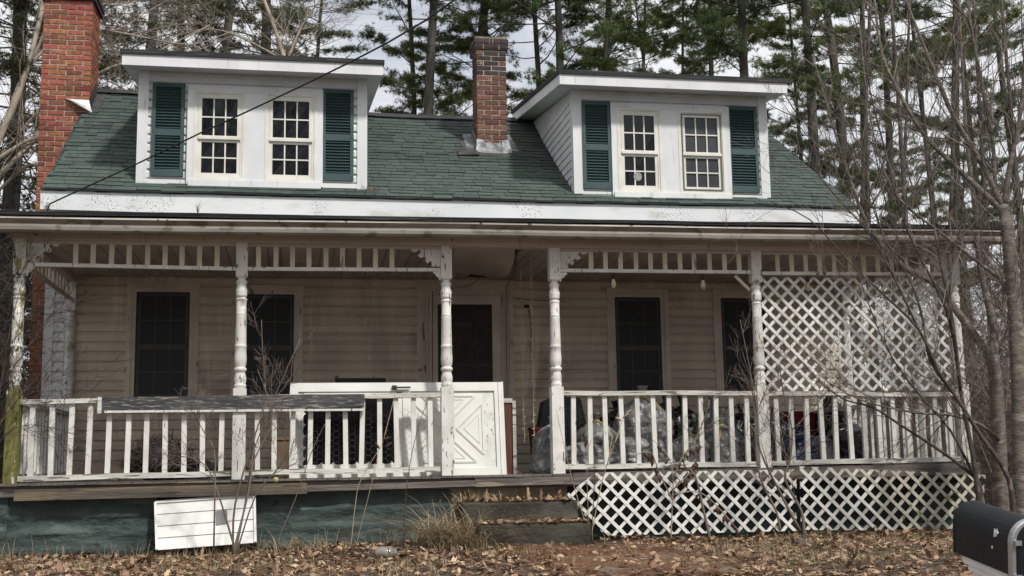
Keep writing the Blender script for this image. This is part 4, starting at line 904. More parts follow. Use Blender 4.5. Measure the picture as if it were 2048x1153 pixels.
bl_ = empty('brush_ball', (bb.x, .9, ZF), 'round ball of dark dry brush on the porch left of centre', 'brush')
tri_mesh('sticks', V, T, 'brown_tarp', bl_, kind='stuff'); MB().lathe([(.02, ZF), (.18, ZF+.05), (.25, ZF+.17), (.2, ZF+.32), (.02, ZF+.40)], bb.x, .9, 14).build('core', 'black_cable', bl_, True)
p = W(552, 960, -.09); r_ = .026
ao = empty('apple', (p.x, -.09, p.z-r_), 'small pale green apple on the porch edge under the left rail', 'apple'); MB().lathe([(.001, p.z-r_), (.016, p.z-r_*.95), (.026, p.z-.004), (.025, p.z+.01), (.016, p.z+r_*.9), (.002, p.z+r_*.8)], p.x, -.09, 14).build('fruit', 'ball_green', ao, True); MB().tube([(p.x, -.09, p.z+r_*.78), (p.x+.004, -.09, p.z+r_*1.4)], .0015, 4).build('stem', 'dead_leaf', ao)
# white panel of four boards leaning on the foundation
pan = empty('siding_panel', (-.9, -.25, 0), 'white panel of four boards leaning on the green foundation', 'panel')
A, B, Cc, Dd = W(314, 1101, -.32), W(511, 1086, -.32), W(509, 992, -.10), W(311, 1006, -.10)
for k in range(4):
    v0, v1 = k/4+.004, (k+1)/4-.014; q = [A.lerp(Dd, v0), B.lerp(Cc, v0), B.lerp(Cc, v1), A.lerp(Dd, v1)]; nrm = (B-A).cross(Dd-A).normalized()*.014
    MB().add(q+[x-nrm for x in q], [(0,1,2,3),(7,6,5,4),(0,4,5,1),(1,5,6,2),(2,6,7,3),(3,7,4,0)]).build('board', 'storm_white', pan)
nrm = (B-A).cross(Dd-A).normalized()
for P0, P1, nm in ((A, Dd, 'side_trim'), (B, Cc, 'side_trim')): MB().beam(P0+nrm*.004, P1+nrm*.004, .022, .03, up=nrm).build(nm, 'storm_white', pan)
MB().beam(Dd+nrm*.004, Cc+nrm*.004, .024, .024, up=nrm).build('top_trim', 'storm_white', pan)
q = [A.lerp(B, u).lerp(Dd.lerp(Cc, u), v)+nrm*.004 for u, v in ((.60, .42), (.72, .44), (.715, .74), (.60, .72))]
MB().add(q+[x+nrm*.002 for x in q], [(3,2,1,0),(4,5,6,7),(0,1,5,4),(1,2,6,5),(2,3,7,6),(3,0,4,7)]).build('clear_bag_patch', 'grey_plastic', pan)
# bulbs hanging under the spandrels
for px, py, lb in ((1227, 567, 'hanging clear light bulb nearest the entry, right of the door'), (1406, 569, 'hanging clear light bulb in the middle of the three'), (1616, 573, 'hanging clear light bulb in front of the lattice screen')):
    p = W(px, py, .02); o = empty('light_bulb', (p.x, .02, p.z-.055), lb, 'light bulb', 'bulbs hanging under the porch beam')
    MB().lathe([(.004, p.z-.055), (.018, p.z-.045), (.028, p.z-.015), (.026, p.z+.005), (.016, p.z+.035), (.013, p.z+.045)], p.x, .02, 14).build('glass_bulb', 'bulb_glass', o, True)
    MB().lathe([(.016, p.z+.043), (.017, p.z+.085), (.008, p.z+.095)], p.x, .02, 10).build('socket', 'black_metal', o, True); MB().tube([(p.x, .02, p.z+.09), (p.x, .012, 2.665)], .004, 5).build('cord', 'black_cable', o)
# icicle light strings by the door
for px, y0, y1, lb in ((1066, 520, 912, 'long pale fairy light string hanging between door and fourth post'), (1046, 640, 885, 'shorter faint fairy light string nearer the door')):
    t_ = W(px-4, y0, .8); t_.z = ZC; b_ = W(px+3, y1, .8); o = empty('fairy_lights', (b_.x, .8, b_.z), lb, 'string lights'); n_ = 30
    pts = [t_.lerp(b_, i/n_)+Vector((.006*noise.noise((i*.4, px, 0)), 0, 0)) for i in range(n_+1)]; MB().tube(pts, .0042 if px > 1060 else .0025, 4).build('wire', 'string_light', o)
    m = MB()
    for i in range(4, n_):
        d = Vector((random.choice((-1, 1))*.025, -.005, random.uniform(-.01, .014))); m.tube([pts[i], pts[i]+d], .005 if px > 1060 else .003, 4)
    m.build('bulbs', 'string_light', o, kind='stuff')
# wall lamp box with cable
p = W(1052, 612, YW-.03); o = empty('porch_lamp', (p.x, YW-.05, p.z-.06), 'small box-shaped wall lamp with loose cable right of the door', 'wall lamp')
MB().box(p.x-.055, p.x+.055, YW-.07, YW-.012, p.z-.05, p.z+.05).build('box', 'porch_trim', o); MB().lathe([(.03, p.z-.035), (.034, p.z-.02), (.03, p.z+.005)], p.x, YW-.075, 12).build('lens', 'dark_frame', o, True)
MB().tube([(p.x+.03, YW-.04, p.z-.05), (p.x+.055, YW-.045, p.z-.2), (p.x+.06, YW-.04, p.z-.4)], .006, 5).build('cable', 'black_cable', o)
MB().tube([(p.x-.05, YW-.04, p.z+.04), (p.x-.12, YW-.04, p.z+.09), (p.x+.1, YW-.04, p.z+.07), (p.x+.5, YW-.04, p.z+.05)], .004, 5).build('cable', 'black_cable', o)
# cables stapled round the door
cb = MB()
for pl_ in (((2.27, .6, ZC-.01), (2.5, 2.0, ZC-.02), (2.50, YW-.06, 2.85), (2.49, YW-.06, .9)), ((2.35, .25, ZC-.01), (2.2, 1.0, ZC-.03), (2.05, YW-.06, 2.87), (1.6, YW-.06, 2.80), (1.585, YW-.06, 1.2))):
    MB().tube(pl_, .004, 5).build('door_cable', 'black_cable', house)

# ------------------------------------------------------------------ power cable
pts = [W(100, 408, 2.26), W(165, 378, 2.0), W(270, 330, 1.55), W(400, 267, 1.0), W(500, 221, .5), W(600, 174, -.05), W(700, 125, -.7), W(775, 86, -1.25), W(850, 42, -1.9), W(905, 3, -2.5), W(1000, -68, -3.6)]
o = empty('power_cable', pts[0], 'thin black power cable running from the eave up across the left dormer', 'cable'); MB().tube(pts, .009, 6).build('wire', 'black_cable', o, True)
MB().box(pts[0].x-.045, pts[0].x-.01, YE-.075, YE-.036, pts[0].z-.02, pts[0].z+.02).build('bracket', 'bright_metal', o); MB().tube([pts[0], pts[0]+Vector((-.03, .03, -.06)), pts[0]+Vector((-.04, .03, -.16))], .008, 5).build('drip_loop', 'black_cable', o)

# ------------------------------------------------------------------ mailbox by the road
def ray(px, py): return (_f*FPX+AX*(px-1024)-BX*(py-576.5))/FPX
BL_ = CAM+ray(1907, 1104)*5.05; FL_ = CAM+ray(2025, 1153)*4.55      # lower left edge of the box, back and front
ax = (FL_-BL_); Lm = ax.length; ax.normalize(); sdv = Vector((0, 0, 1)).cross(ax).normalized(); upv = ax.cross(sdv).normalized(); hw, hh = .088, .214
MT = BL_+sdv*hw+upv*hh; z_ = MT.z; pc_ = MT+ax*.27
mbx = empty('mailbox', (MT.x, MT.y, z_-hh-.95), 'black mailbox with bright metal front rim on a white post', 'mailbox')
arch = [(-hw, 0), (-hw, hh-hw)]+[(-hw*math.cos(a), hh-hw+hw*math.sin(a)) for a in np.linspace(0, math.pi, 15)[1:-1]]+[(hw, hh-hw), (hw, 0)]
def arch_ring(t, grow=0): return [MT+ax*t+sdv*(u*(1+grow/hw))+upv*(-hh+v*(1+grow/hh)-grow*.3) for u, v in arch]
def archbody(name, secs, m, smooth=True):
    mb = MB(); n = len(arch)
    for t, g_ in secs: mb.v += [tuple(p) for p in arch_ring(t, g_)]
    for i in range(len(secs)-1):
        for j in range(n): mb.f.append((i*n+j, (i+1)*n+j, (i+1)*n+(j+1) % n, i*n+(j+1) % n))
    mb.f.append(tuple(range(n))); mb.f.append(tuple((len(secs)-1)*n+j for j in range(n-1, -1, -1))); return mb.build(name, m, mbx, False)
archbody('body', [(0, -.004), (.004, .003), (.014, .003), (.018, 0), (Lm-.02, 0)], 'mailbox_black')
archbody('front_rim', [(Lm-.024, .001), (Lm-.02, .006), (Lm+.006, .006), (Lm+.010, 0)], 'bright_metal'); archbody('door', [(Lm+.0105, -.012), (Lm+.016, -.014)], 'mailbox_black')
fs = MT+ax*(Lm+.004)-sdv*(hw*.82)-upv*(hh*.40); MB().beam(fs, fs-upv*.13, .006, .012, up=ax).build('latch_rod', 'bright_metal', mbx)
for zq_ in (0, -.13): MB().beam(fs+upv*zq_-ax*.004, fs+upv*zq_+ax*.02, .024, .018, up=upv).build('clip', 'bright_metal', mbx)
# small white letter marks on the side
s0 = MT+ax*(Lm*.72)-sdv*(hw+.0006)-upv*(hh*.42)
for i, (u, v, w_2, h_2) in enumerate(((0, 0, .005, .034), (.010, .004, .005, .026), (.003, .016, .012, .005), (.020, .006, .005, .03), (.026, .02, .010, .005), (-.02, -.045, .010, .005))):
    c = s0+ax*u+upv*v; MB().beam(c, c+upv*h_2+ax*.008, .002, w_2, up=ax).build('letter_mark', 'white_print', mbx)
zg = gz(pc_.x, pc_.y)-.05; ah = Vector((ax.x, ax.y, 0)).normalized(); zt_ = z_-hh
MB().beam(MT+ax*.05-upv*(hh+.016), MT+ax*(Lm-.06)-upv*(hh+.016), .15, .03, up=upv).build('mounting_board', 'post_plastic', mbx); MB().beam(MT+ax*.09-upv*(hh+.044), MT+ax*(Lm-.1)-upv*(hh+.044), .135, .026, up=upv).build('bracket_molding', 'post_plastic', mbx)
MB().beam(MT+ax*.12-upv*(hh+.068), MT+ax*(Lm-.13)-upv*(hh+.068), .12, .022, up=upv).build('bracket_molding', 'post_plastic', mbx)
pw = .058
MB().beam(Vector((pc_.x, pc_.y, zg)), Vector((pc_.x, pc_.y, zt_-.09)), pw*2, pw*2, up=ah).build('post', 'post_plastic', mbx)
for k in range(4):
    for fc in (-sdv, -ah, ah, sdv):
        tn = ah if abs(fc.dot(sdv)) > .5 else sdv; c = pc_+fc*(pw+.002)+tn*((k-1.5)*.026); MB().beam(Vector((c.x, c.y, zg+.05)), Vector((c.x, c.y, zt_-.11)), .014, .010, up=fc).build('flute', 'post_plastic', mbx)

# ------------------------------------------------------------------ ground cover
def leaf_batch(N, xf, yf, zf, smin, smax, tiltmax):
    sh = np.array([(0, -.5), (.22, -.34), (.5, -.1), (.3, .05), (.42, .36), (.14, .26), (0, .55), (-.14, .26), (-.42, .36), (-.3, .05), (-.5, -.1), (-.22, -.34)]); K = len(sh)
    V = np.zeros((N, K+1, 3)); T = np.zeros((N, K, 3), dtype=np.int32)
    for i in range(N):
        s = smin+(smax-smin)*rng.random()**1.5; a = rng.uniform(0, 2*np.pi); ti = abs(rng.normal())*tiltmax; b = rng.uniform(0, 2*np.pi); cu = rng.uniform(-.9, .9)
        p = sh*np.array([s*rng.uniform(.55, 1), s]); ca, sa = math.cos(a), math.sin(a); q = np.stack([p[:, 0]*ca-p[:, 1]*sa, p[:, 0]*sa+p[:, 1]*ca], 1)
        z = cu*(p[:, 0]**2+.4*p[:, 1]**2)/s*1.6; h = q[:, 0]*math.cos(b)+q[:, 1]*math.sin(b); z = z+h*math.tan(min(ti, 1.1)); x, y = xf[i], yf[i]
        V[i, 1:, 0] = x+q[:, 0]*math.cos(min(ti, 1.1)); V[i, 1:, 1] = y+q[:, 1]; V[i, 1:, 2] = zf[i]+z-min(0, z.min())*.8; V[i, 0] = (x, y, zf[i]-min(0, z.min())*.8)
        n = i*(K+1); T[i] = [(n, n+1+k, n+1+(k+1) % K) for k in range(K)]
    return V.reshape(-1, 3), T.reshape(-1, 3)
def scat(N, x0, x1, y0, y1, rej=None):
    X = []; Y = []
    while len(X) < N:
        x, y = rng.uniform(x0, x1), rng.uniform(y0, y1)
        if rej and rej(x, y): continue
        X.append(x); Y.append(y)
    return np.array(X), np.array(Y)
onpath = lambda x, y: 1.75+.1*math.sin(y*3) < x < 3.15+.15*math.sin(y*2) and y > -3.6 and rng.random() < .72
blk = lambda x, y: (r0.x-.03 < x < r1.x and y > -.85) or onpath(x, y) or rng.random() < .75*max(0, noise.noise((x*.9, y*1.3, 4))+.1)
X, Y = scat(19000, -4.2, 7.6, -4.6, .1, blk); Z = np.array([gz(a_, b_) for a_, b_ in zip(X, Y)])+rng.uniform(.004, .03, len(X))
V1, T1 = leaf_batch(len(X), X, Y, Z, .022, .085, .36)
Xs, Ys = scat(520, r0.x, r1.x, -.84, -.46); Zs = np.full(520, W(1080, 1047, -.85).z+.006)
V2, T2 = leaf_batch(520, Xs, Ys, Zs, .04, .075, .3)
Xs, Ys = scat(420, q0.x-.12, q1.x-.05, -.41, -.03); V3, T3 = leaf_batch(420, Xs, Ys, np.full(420, W(1060, 1003, -.42).z+.006), .04, .085, .4)
Xs, Ys = scat(260, -2.4, 6.8, .1, 2.4); V4, T4 = leaf_batch(260, Xs, Ys, np.full(260, ZF+.008), .04, .085, .4)
allV, allT, off = [], [], 0
for v_, t_ in ((V1, T1), (V2, T2), (V3, T3), (V4, T4)): allV.append(v_); allT.append(t_+off); off += len(v_)
tri_mesh('leaf_litter', np.concatenate(allV), np.concatenate(allT), 'leaf_litter', kind='stuff', label='brown fallen leaves covering the yard and steps', cat='leaves')
def blades(N, xf, yf, zf, hmin, hmax, lean, wid, seg=3):
    V = []; T = []
    for i in range(N):
        h = rng.uniform(hmin, hmax); a = rng.uniform(0, 2*np.pi); l = rng.uniform(.2, 1)*lean; w = wid*rng.uniform(.6, 1.2); d = np.array([math.cos(a), math.sin(a), 0]); s = np.array([-d[1], d[0], 0])*w; n = len(V); b = np.array([xf[i], yf[i], zf[i]])
        for k in range(seg):
            u = k/seg; c = b+d*(l*h*u*u)+np.array([0, 0, h*u*(1-.35*u*min(1.6, l))]); V += [c-s*(1-u*.7), c+s*(1-u*.7)]
        V.append(b+d*(l*h)+np.array([0, 0, max(.02, h*(1-.35*min(1.6, l)))]))
        for k in range(seg-1): T += [(n+2*k, n+2*k+1, n+2*k+3), (n+2*k, n+2*k+3, n+2*k+2)]
        T.append((n+2*seg-2, n+2*seg-1, n+2*seg))
    return V, T
gr = lambda x, y: noise.noise((x*.9, y*1.3, 4)) < .02 or onpath(x, y) or (r0.x-.03 < x < r1.x and y > -.85)
X, Y = scat(5200, -4.2, 7.6, -4.6, -.1, gr); Z = [gz(a_, b_) for a_, b_ in zip(X, Y)]; V, T = blades(len(X), X, Y, Z, .04, .13, .8, .0022); tri_mesh('dry_grass', V, T, 'dry_grass', kind='stuff', label='dry tan grass among the leaves', cat='grass')
X, Y = scat(2600, -4.2, 7.6, -4.6, -.1, lambda x, y: gr(x, y) or noise.noise((x*2, y*2, 9)) < .05); Z = [gz(a_, b_) for a_, b_ in zip(X, Y)]; V, T = blades(len(X), X, Y, Z, .04, .11, .8, .0022); tri_mesh('green_grass', V, T, 'green_grass', kind='stuff', label='yellowish green grass tufts in the yard', cat='grass')
# taller dry grass along the foundation
X, Y = scat(380, -3, 1.7, -.45, -.08); Z = [gz(a_, b_) for a_, b_ in zip(X, Y)]; V, T = blades(len(X), X, Y, Z, .05, .28, 1.0, .002); tri_mesh('dry_grass', V, T, 'straw', kind='stuff', label='long straw grass along the green foundation', cat='grass')
# pine needles over the path
X, Y = scat(9000, 1.7, 3.25, -3.8, -.86); V = []; T = []
for x, y in zip(X, Y):
    a = rng.uniform(0, np.pi); d = np.array([math.cos(a), math.sin(a), rng.uniform(-.12, .12)])*rng.uniform(.03, .06); z = gz(x, y)+.008+rng.uniform(0, .016); c = np.array([x, y, z]); s = np.array([-d[1], d[0], 0])*.06; n = len(V); V += [c-d-s, c-d+s, c+d]; T.append((n, n+1, n+2))
tri_mesh('pine_needle_litter', V, T, 'needles_orange', kind='stuff', label='rust orange pine needles covering the path', cat='pine needles')
pp = MB(); rows = [[Vector((x, y, gz(x, y)+.006)) for x in np.linspace(1.85, 3.05, 10)] for y in np.linspace(-9, -.86, 40)]; grid(pp, rows); pp.build('path', 'flagstone', smooth=True, kind='structure')
X, Y = scat(1500, r0.x, r1.x, -.84, -.05); V = []; T = []
for x, y in zip(X, Y):
    if y > -.42 and (x < q0.x-.1 or x > q1.x): continue
    a = rng.uniform(0, np.pi); d = np.array([math.cos(a), math.sin(a), 0])*.03; z = (W(1080, 1047, -.85).z if y < -.42 else W(1060, 1003, -.42).z)+.006; c = np.array([x, y, z]); s = np.array([-d[1], d[0], 0])*.03; n = len(V); V += [c-d-s, c-d+s, c+d]; T.append((n, n+1, n+2))
tri_mesh('pine_needle_litter', V, T, 'needles_orange', kind='stuff', label='rust orange pine needles lying on the two steps', cat='pine needles')
# plastic jar, stones
p = W(772, 1118, -1.6); g0 = gz(p.x, p.y); o = empty('plastic_jar', (p.x, p.y, g0), 'crumpled clear plastic jar lying in the leaves', 'jar')
jb = MB(); jb.tube([(p.x-.09, p.y-.02, g0+.055), (p.x-.05, p.y-.01, g0+.058), (p.x+.03, p.y, g0+.055), (p.x+.06, p.y, g0+.052)], [.035, .052, .055, .048], 14); jb.build('body', 'clear_plastic', o, True); MB().tube([(p.x+.061, p.y, g0+.052), (p.x+.085, p.y, g0+.052)], .046, 14).build('rim', 'grey_plastic', o)
for px, py, Y_, s_, lb in ((388, 1103, -.62, .055, 'grey stone at the foot of the white panel'), (1605, 1093, -1.0, .075, 'flat grey stone in the leaves right of centre'), (1790, 1118, -1.9, .06, 'dark stone among leaves near the mailbox'), (1014, 1090, -1.05, .03, 'little pale stone beside the lower step')):
    p = W(px, py, Y_); g0 = gz(p.x, p.y); m = MB(); prf = [(.3, -.25), (.85, -.1), (1, .15), (.8, .42), (.35, .58), (.02, .6)]; m.lathe([(r*s_, g0+z*s_) for r, z in prf], p.x, p.y, 12)
    m.v = [(x+(x-p.x)*.4*noise.noise((x*20, y*20, z*20)), y, z+s_*.2*noise.noise((x*25, y*25, 2))) for x, y, z in m.v]; m.build('stone', 'stone', None, True, lb, 'stone')

# ------------------------------------------------------------------ woody plants: stems and twigs
def wander(p, d, L, steps, up, jit):
    pts = [Vector(p)]; d = Vector(d).normalized()
    for i in range(steps):
        d = (d+Vector((random.gauss(0, jit), random.gauss(0, jit), random.gauss(0, jit)+up))).normalized(); pts.append(pts[-1]+d*(L/steps))
    return pts
def twig(mb, p, d, L, r, lvl, up=.12, jit=.16, n=4, spread=.75, kids=(2, 4)):
    st = 5 if L > .5 else 3; pts = wander(p, d, L, st, up, jit); mb.tube(pts, [max(.0014, r*(1-.78*i/st)) for i in range(st+1)], n, cap=False)
    if lvl <= 0: return
    for k in range(random.randint(*kids)):
        i = random.randint(1, st-1); t = (pts[i+1]-pts[i]).normalized(); s = t.orthogonal().normalized(); s.rotate(Matrix.Rotation(random.uniform(0, 6.28), 3, t))
        twig(mb, pts[i], t*.75+s*spread, L*random.uniform(.35, .62), r*.55*(1-.6*i/st)+.0008, lvl-1, up, jit, 3, spread, kids)
def limb_pts(pl, Y0, Y1=None):
    n = len(pl); return [W(px, py, Y0+((Y1 if Y1 is not None else Y0)-Y0)*i/(n-1)) for i, (px, py) in enumerate(pl)]
def smooth(pts, k=3):
    outp = []
    for i in range(len(pts)-1):
        a, b, c, d = pts[max(i-1, 0)], pts[i], pts[i+1], pts[min(i+2, len(pts)-1)]
        for j in range(k):
            t = j/k; outp.append(.5*((2*b)+(c-a)*t+(2*a-5*b+4*c-d)*t*t+(3*b-a-3*c+d)*t**3))
    return outp+[pts[-1]]
def woody(name, label, cat, limbs, mt, mtw, ntw, Ltw, rtw, lvl=2, base=None, group=None, up=.12, tmin=.25, spread=.75):
    """limbs: (pixel polyline, depth at foot, depth at tip, foot radius, tip radius)"""
    L0 = smooth(limb_pts(limbs[0][0], limbs[0][1], limbs[0][2])); foot = L0[0].copy(); foot.z = gz(foot.x, foot.y)-.03
    o = empty(name, foot, label, cat, group); crown = MB()
    for i, (pl_, ya, yb, ra, rb2) in enumerate(limbs):
        pts = smooth(limb_pts(pl_, ya, yb)); n = len(pts)
        if i == 0 or base == 'all': pts = [Vector((pts[0].x, pts[0].y, gz(pts[0].x, pts[0].y)-.04))]+pts if pts[0].z > gz(pts[0].x, pts[0].y)+.02 else pts
        n = len(pts); rad = [ra+(rb2-ra)*(k/(n-1))**.8 for k in range(n)]
        MB().tube(pts, rad, 9 if ra > .02 else 6).build('trunk' if i == 0 else 'limb', mt, o, True)
        for k in range(ntw):
            u = random.uniform(tmin, 1); j = min(n-2, int(u*(n-1))); t = (pts[j+1]-pts[j]).normalized(); s = t.orthogonal().normalized(); s.rotate(Matrix.Rotation(random.uniform(0, 6.28), 3, t)); s.y *= .6
            twig(crown, pts[j], t*.8+s*spread, Ltw*random.uniform(.4, 1.1), min(rtw, rad[j]*.6), lvl, up)
    if crown.v: crown.build('twigs', mtw, o, True, kind='stuff')
    return o
woody('bare_tree', 'grey barked bare tree forking beside the right end of the porch', 'tree', [
    ([(2006, 1080), (2000, 980), (1998, 880), (1992, 780), (1985, 712)], -.9, -.7, .082, .062),
    ([(1985, 718), (1974, 705), (1916, 626), (1872, 571), (1818, 542), (1767, 495), (1727, 433), (1690, 330), (1655, 215), (1625, 110)], -.72, -.2, .052, .006),
    ([(1984, 715), (1988, 660), (1972, 590), (1958, 520), (1950, 420), (1935, 300), (1925, 150), (1918, 0)], -.7, -.1, .05, .012),
    ([(1996, 705), (2015, 660), (2022, 560), (2040, 430), (2052, 300)], -.7, -1.0, .02, .006),
    ([(1999, 880), (1960, 850), (1900, 830), (1830, 826), (1720, 800), (1650, 760)], -.85, -1.0, .022, .004)], 'grey_bark', 'brown_twig', 14, 1.1, .0075)
woody('bare_tree', 'grey barked bare tree at the right photo edge behind the mailbox', 'tree', [
    ([(2046, 1085), (2043, 950), (2040, 800), (2034, 690), (2029, 604), (2014, 455), (2006, 415)], -1.3, -.9, .095, .06),
    ([(2006, 418), (1967, 335), (1909, 237), (1872, 153), (1825, 36), (1805, -20)], -.9, -.5, .034, .012),
    ([(2008, 425), (1960, 380), (1916, 339), (1847, 269), (1800, 189), (1763, 106), (1748, -10)], -.9, -.3, .036, .012),
    ([(2008, 415), (2020, 330), (2042, 220), (2050, 100)], -.9, -1.0, .035, .014),
    ([(2030, 610), (2000, 560), (1950, 520), (1880, 465), (1800, 400), (1760, 320), (1735, 200), (1720, 60)], -1.0, -.4, .022, .006),
    ([(1990, 380), (1985, 280), (1962, 160), (1940, 40), (1935, -20)], -.8, -.6, .024, .01)], 'grey_bark', 'brown_twig', 14, 1.2, .0075)
woody('bare_sapling', 'slender brown sapling slanting up left across the lattice screen', 'tree', [
    ([(2030, 1080), (2018, 960), (1960, 870), (1908, 788), (1879, 746), (1837, 659), (1775, 597), (1700, 526), (1620, 440), (1541, 404)], -1.5, -1.0, .028, .004),
    ([(1905, 785), (1860, 720), (1846, 640), (1820, 560), (1770, 480), (1740, 380), (1700, 250)], -1.3, -.9, .018, .003),
    ([(1837, 659), (1790, 560), (1740, 470), (1660, 380), (1600, 300), (1540, 235)], -1.2, -.9, .012, .002)], 'dark_bark', 'brown_twig', 13, .9, .0055)
woody('bare_sapling', 'dark upright sapling rising in front of the right end post', 'tree', [
    ([(1965, 1075), (1950, 940), (1933, 846), (1921, 780), (1908, 680), (1883, 597), (1833, 501), (1800, 420), (1770, 300), (1740, 180), (1722, 40)], -1.1, -.7, .027, .005),
    ([(1921, 780), (1905, 640), (1880, 520), (1862, 400), (1850, 260), (1842, 100)], -1.0, -.8, .018, .005),
    ([(1908, 680), (1900, 560), (1925, 430), (1930, 280), (1960, 120)], -1.0, -.6, .014, .004)], 'dark_bark', 'brown_twig', 13, .9, .0055)
woody('bare_sapling', 'thin low sapling reaching left across the right railing', 'tree', [
    ([(1975, 1078), (1962, 985), (1949, 955), (1885, 905), (1800, 850), (1745, 815), (1690, 800), (1640, 765), (1600, 720)], -1.0, -.9, .024, .003),
    ([(1949, 955), (1900, 860), (1830, 780), (1770, 690), (1720, 560), (1690, 470)], -1.0, -.8, .015, .003)], 'dark_bark', 'brown_twig', 13, .8, .006)
# shrubs in front of the porch
woody('bare_shrub', 'bare many-stemmed shrub in front of the white panel and left rail', 'shrub', [
    ([(468, 1092), (445, 1015), (430, 970), (412, 933), (380, 916), (340, 912)], -.75, -.6, .011, .003),
    ([(470, 1092), (497, 985), (508, 920), (543, 850), (536, 795), (515, 740)], -.75, -.6, .011, .003),
    ([(474, 1090), (490, 1010), (502, 930), (515, 880), (560, 770), (600, 680)], -.72, -.5, .011, .003),
    ([(466, 1090), (470, 1010), (500, 900), (530, 800), (525, 700), (523, 640)], -.7, -.55, .012, .003),
    ([(430, 970), (428, 900), (400, 850), (392, 800)], -.7, -.6, .008, .002),
    ([(478, 1090), (512, 990), (560, 930), (572, 860), (585, 720)], -.72, -.7, .009, .002)], 'brown_twig', 'brown_twig', 9, .42, .0035, lvl=2, base='all', tmin=.45)
woody('bare_shrub', 'small bare shrub stem left of the lattice skirt joint', 'shrub', [
    ([(1418, 1068), (1556-151, 1012), (1390, 950), (1367, 925), (1515-2, 830), (1512, 790)][:4]+[(1400, 860), (1420, 800)], -.6, -.5, .016, .004),
    ([(1560, 1062), (1553, 1025), (1522, 960), (1512, 905), (1515, 830), (1500, 740), (1480, 640)], -.6, -.5, .014, .003)], 'brown_twig', 'brown_twig', 10, .5, .004)
woody('bare_shrub', 'bare twiggy shrub in front of the post where the lattice starts', 'shrub', [
    ([(1608, 1060), (1602, 1020), (1570, 960), (1580, 920), (1584, 860), (1568, 790), (1560, 740)], -.6, -.5, .018, .004),
    ([(1600, 1062), (1560, 985), (1520, 900), (1514, 830), (1500, 760)], -.6, -.5, .016, .003),
    ([(1584, 860), (1640, 800), (1655, 730)], -.55, -.5, .006, .002)], 'brown_twig', 'brown_twig', 16, .55, .0045)
woody('bare_bush', 'thin dark twiggy bush crowding the left porch post', 'bush', [
    ([(-40, 1050), (-25, 900), (0, 780), (20, 660), (45, 560)], -.5, -.2, .014, .003),
    ([(-40, 1050), (-30, 850), (-10, 700), (-5, 560), (10, 470)], -.5, -.1, .014, .003),
    ([(-35, 900), (20, 820), (70, 760), (130, 710)], -.4, .0, .007, .002),
    ([(-35, 850), (10, 760), (60, 690), (110, 620)], -.4, .2, .007, .002),
    ([(-35, 950), (10, 870), (70, 850), (150, 870)], -.45, -.3, .006, .002)], 'dark_bark', 'dark_bark', 20, .6, .004, tmin=.15)
# dry vine with hanging dead leaves on the lattice
def stalk(name, label, cat, pls, Y, r, mt, pods=0, leaves=0, podm='dead_leaf'):
    first = smooth(limb_pts(pls[0], Y)); foot = first[0].copy(); foot.z = gz(foot.x, foot.y)-.02; o = empty(name, foot, label, cat)
    for i, pl_ in enumerate(pls):
        pts = smooth(limb_pts(pl_, Y))
        if i == 0: pts = [foot]+pts
        n = len(pts); MB().tube(pts, [r*(1-.6*k/(n-1)) for k in range(n)], 5).build('stem', mt, o, True)
        for k in range(leaves if i else leaves//2):
            p = random.choice(pts[n//3:]); L = random.uniform(.05, .11); s = random.uniform(-.03, .03); mb = MB()
            c = [p, p+Vector((.016+s, -.012, -L*.45)), p+Vector((s*1.5, 0, -L)), p+Vector((-.016+s, .01, -L*.5)), p+Vector((s, -.015, -L*.5))]
            mb.add(c, [(0,1,4),(1,2,4),(2,3,4),(3,0,4)]); mb.build('leaf', 'dead_leaf', o)
        if pods and i == 0:
            for k in range(pods):
                p = pts[-1]+Vector((random.uniform(-.03, .03), -.005, random.uniform(-.05, .05))); d = Vector((random.uniform(-.5, .5), -.2, random.uniform(.1, .6))).normalized(); mb = MB(); mb.tube([p, p+d*.02, p+d*.05, p+d*.08], [.003, .011, .010, .002], 6); mb.build('seed_pod', podm, o, True)
    return o
stalk('dry_vine', 'dry vine with drooping dark dead leaves climbing the lattice skirt', 'vine', [[(1342, 1068), (1345, 1000), (1346, 960), (1338, 915), (1305, 880)], [(1346, 980), (1380, 945), (1390, 920)], [(1345, 1000), (1320, 950), (1300, 905), (1260, 915)], [(1346, 960), (1370, 905), (1400, 890)], [(1344, 990), (1400, 985), (1450, 1030), (1480, 1066)]], -.3, .008, 'pale_twig', leaves=13)
stalk('milkweed_stalk', 'pale milkweed stalk with open pods leaning before the right railing', 'weed', [[(1184, 1062), (1205, 960), (1228, 890), (1246, 838)], [(1228, 890), (1242, 858)], [(1215, 930), (1225, 872)]], -.35, .006, 'straw', pods=3, podm='straw')
stalk('weed_stalk', 'dark straight weed stalk right of the steps', 'weed', [[(1183, 1064), (1189, 960), (1190, 860)]], -.4, .005, 'dark_bark')
stalk('weed_stalk', 'pale thin weed stalk beside the dark stalk right of the steps', 'weed', [[(1178, 1064), (1174, 960), (1174, 892)], [(1174, 900), (1184, 878)]], -.38, .004, 'straw', pods=1)
stalk('weed_stalk', 'long grey weed stalk leaning left across the entry post', 'weed', [[(1172, 1050), (1150, 980), (1130, 900), (1112, 818)]], -.45, .005, 'pale_twig')
stalk('weed_stalk', 'tall pale weed stalk with pod left of the storm door handle', 'weed', [[(703, 1082), (712, 1000), (722, 960), (765, 888)], [(765, 888), (785, 810), (790, 790)]], -.35, .005, 'straw', pods=3)
stalk('weed_stalk', 'thin pale weed stalk leaning right before the scalloped glass', 'weed', [[(715, 1080), (745, 960), (758, 900)]], -.4, .004, 'straw')
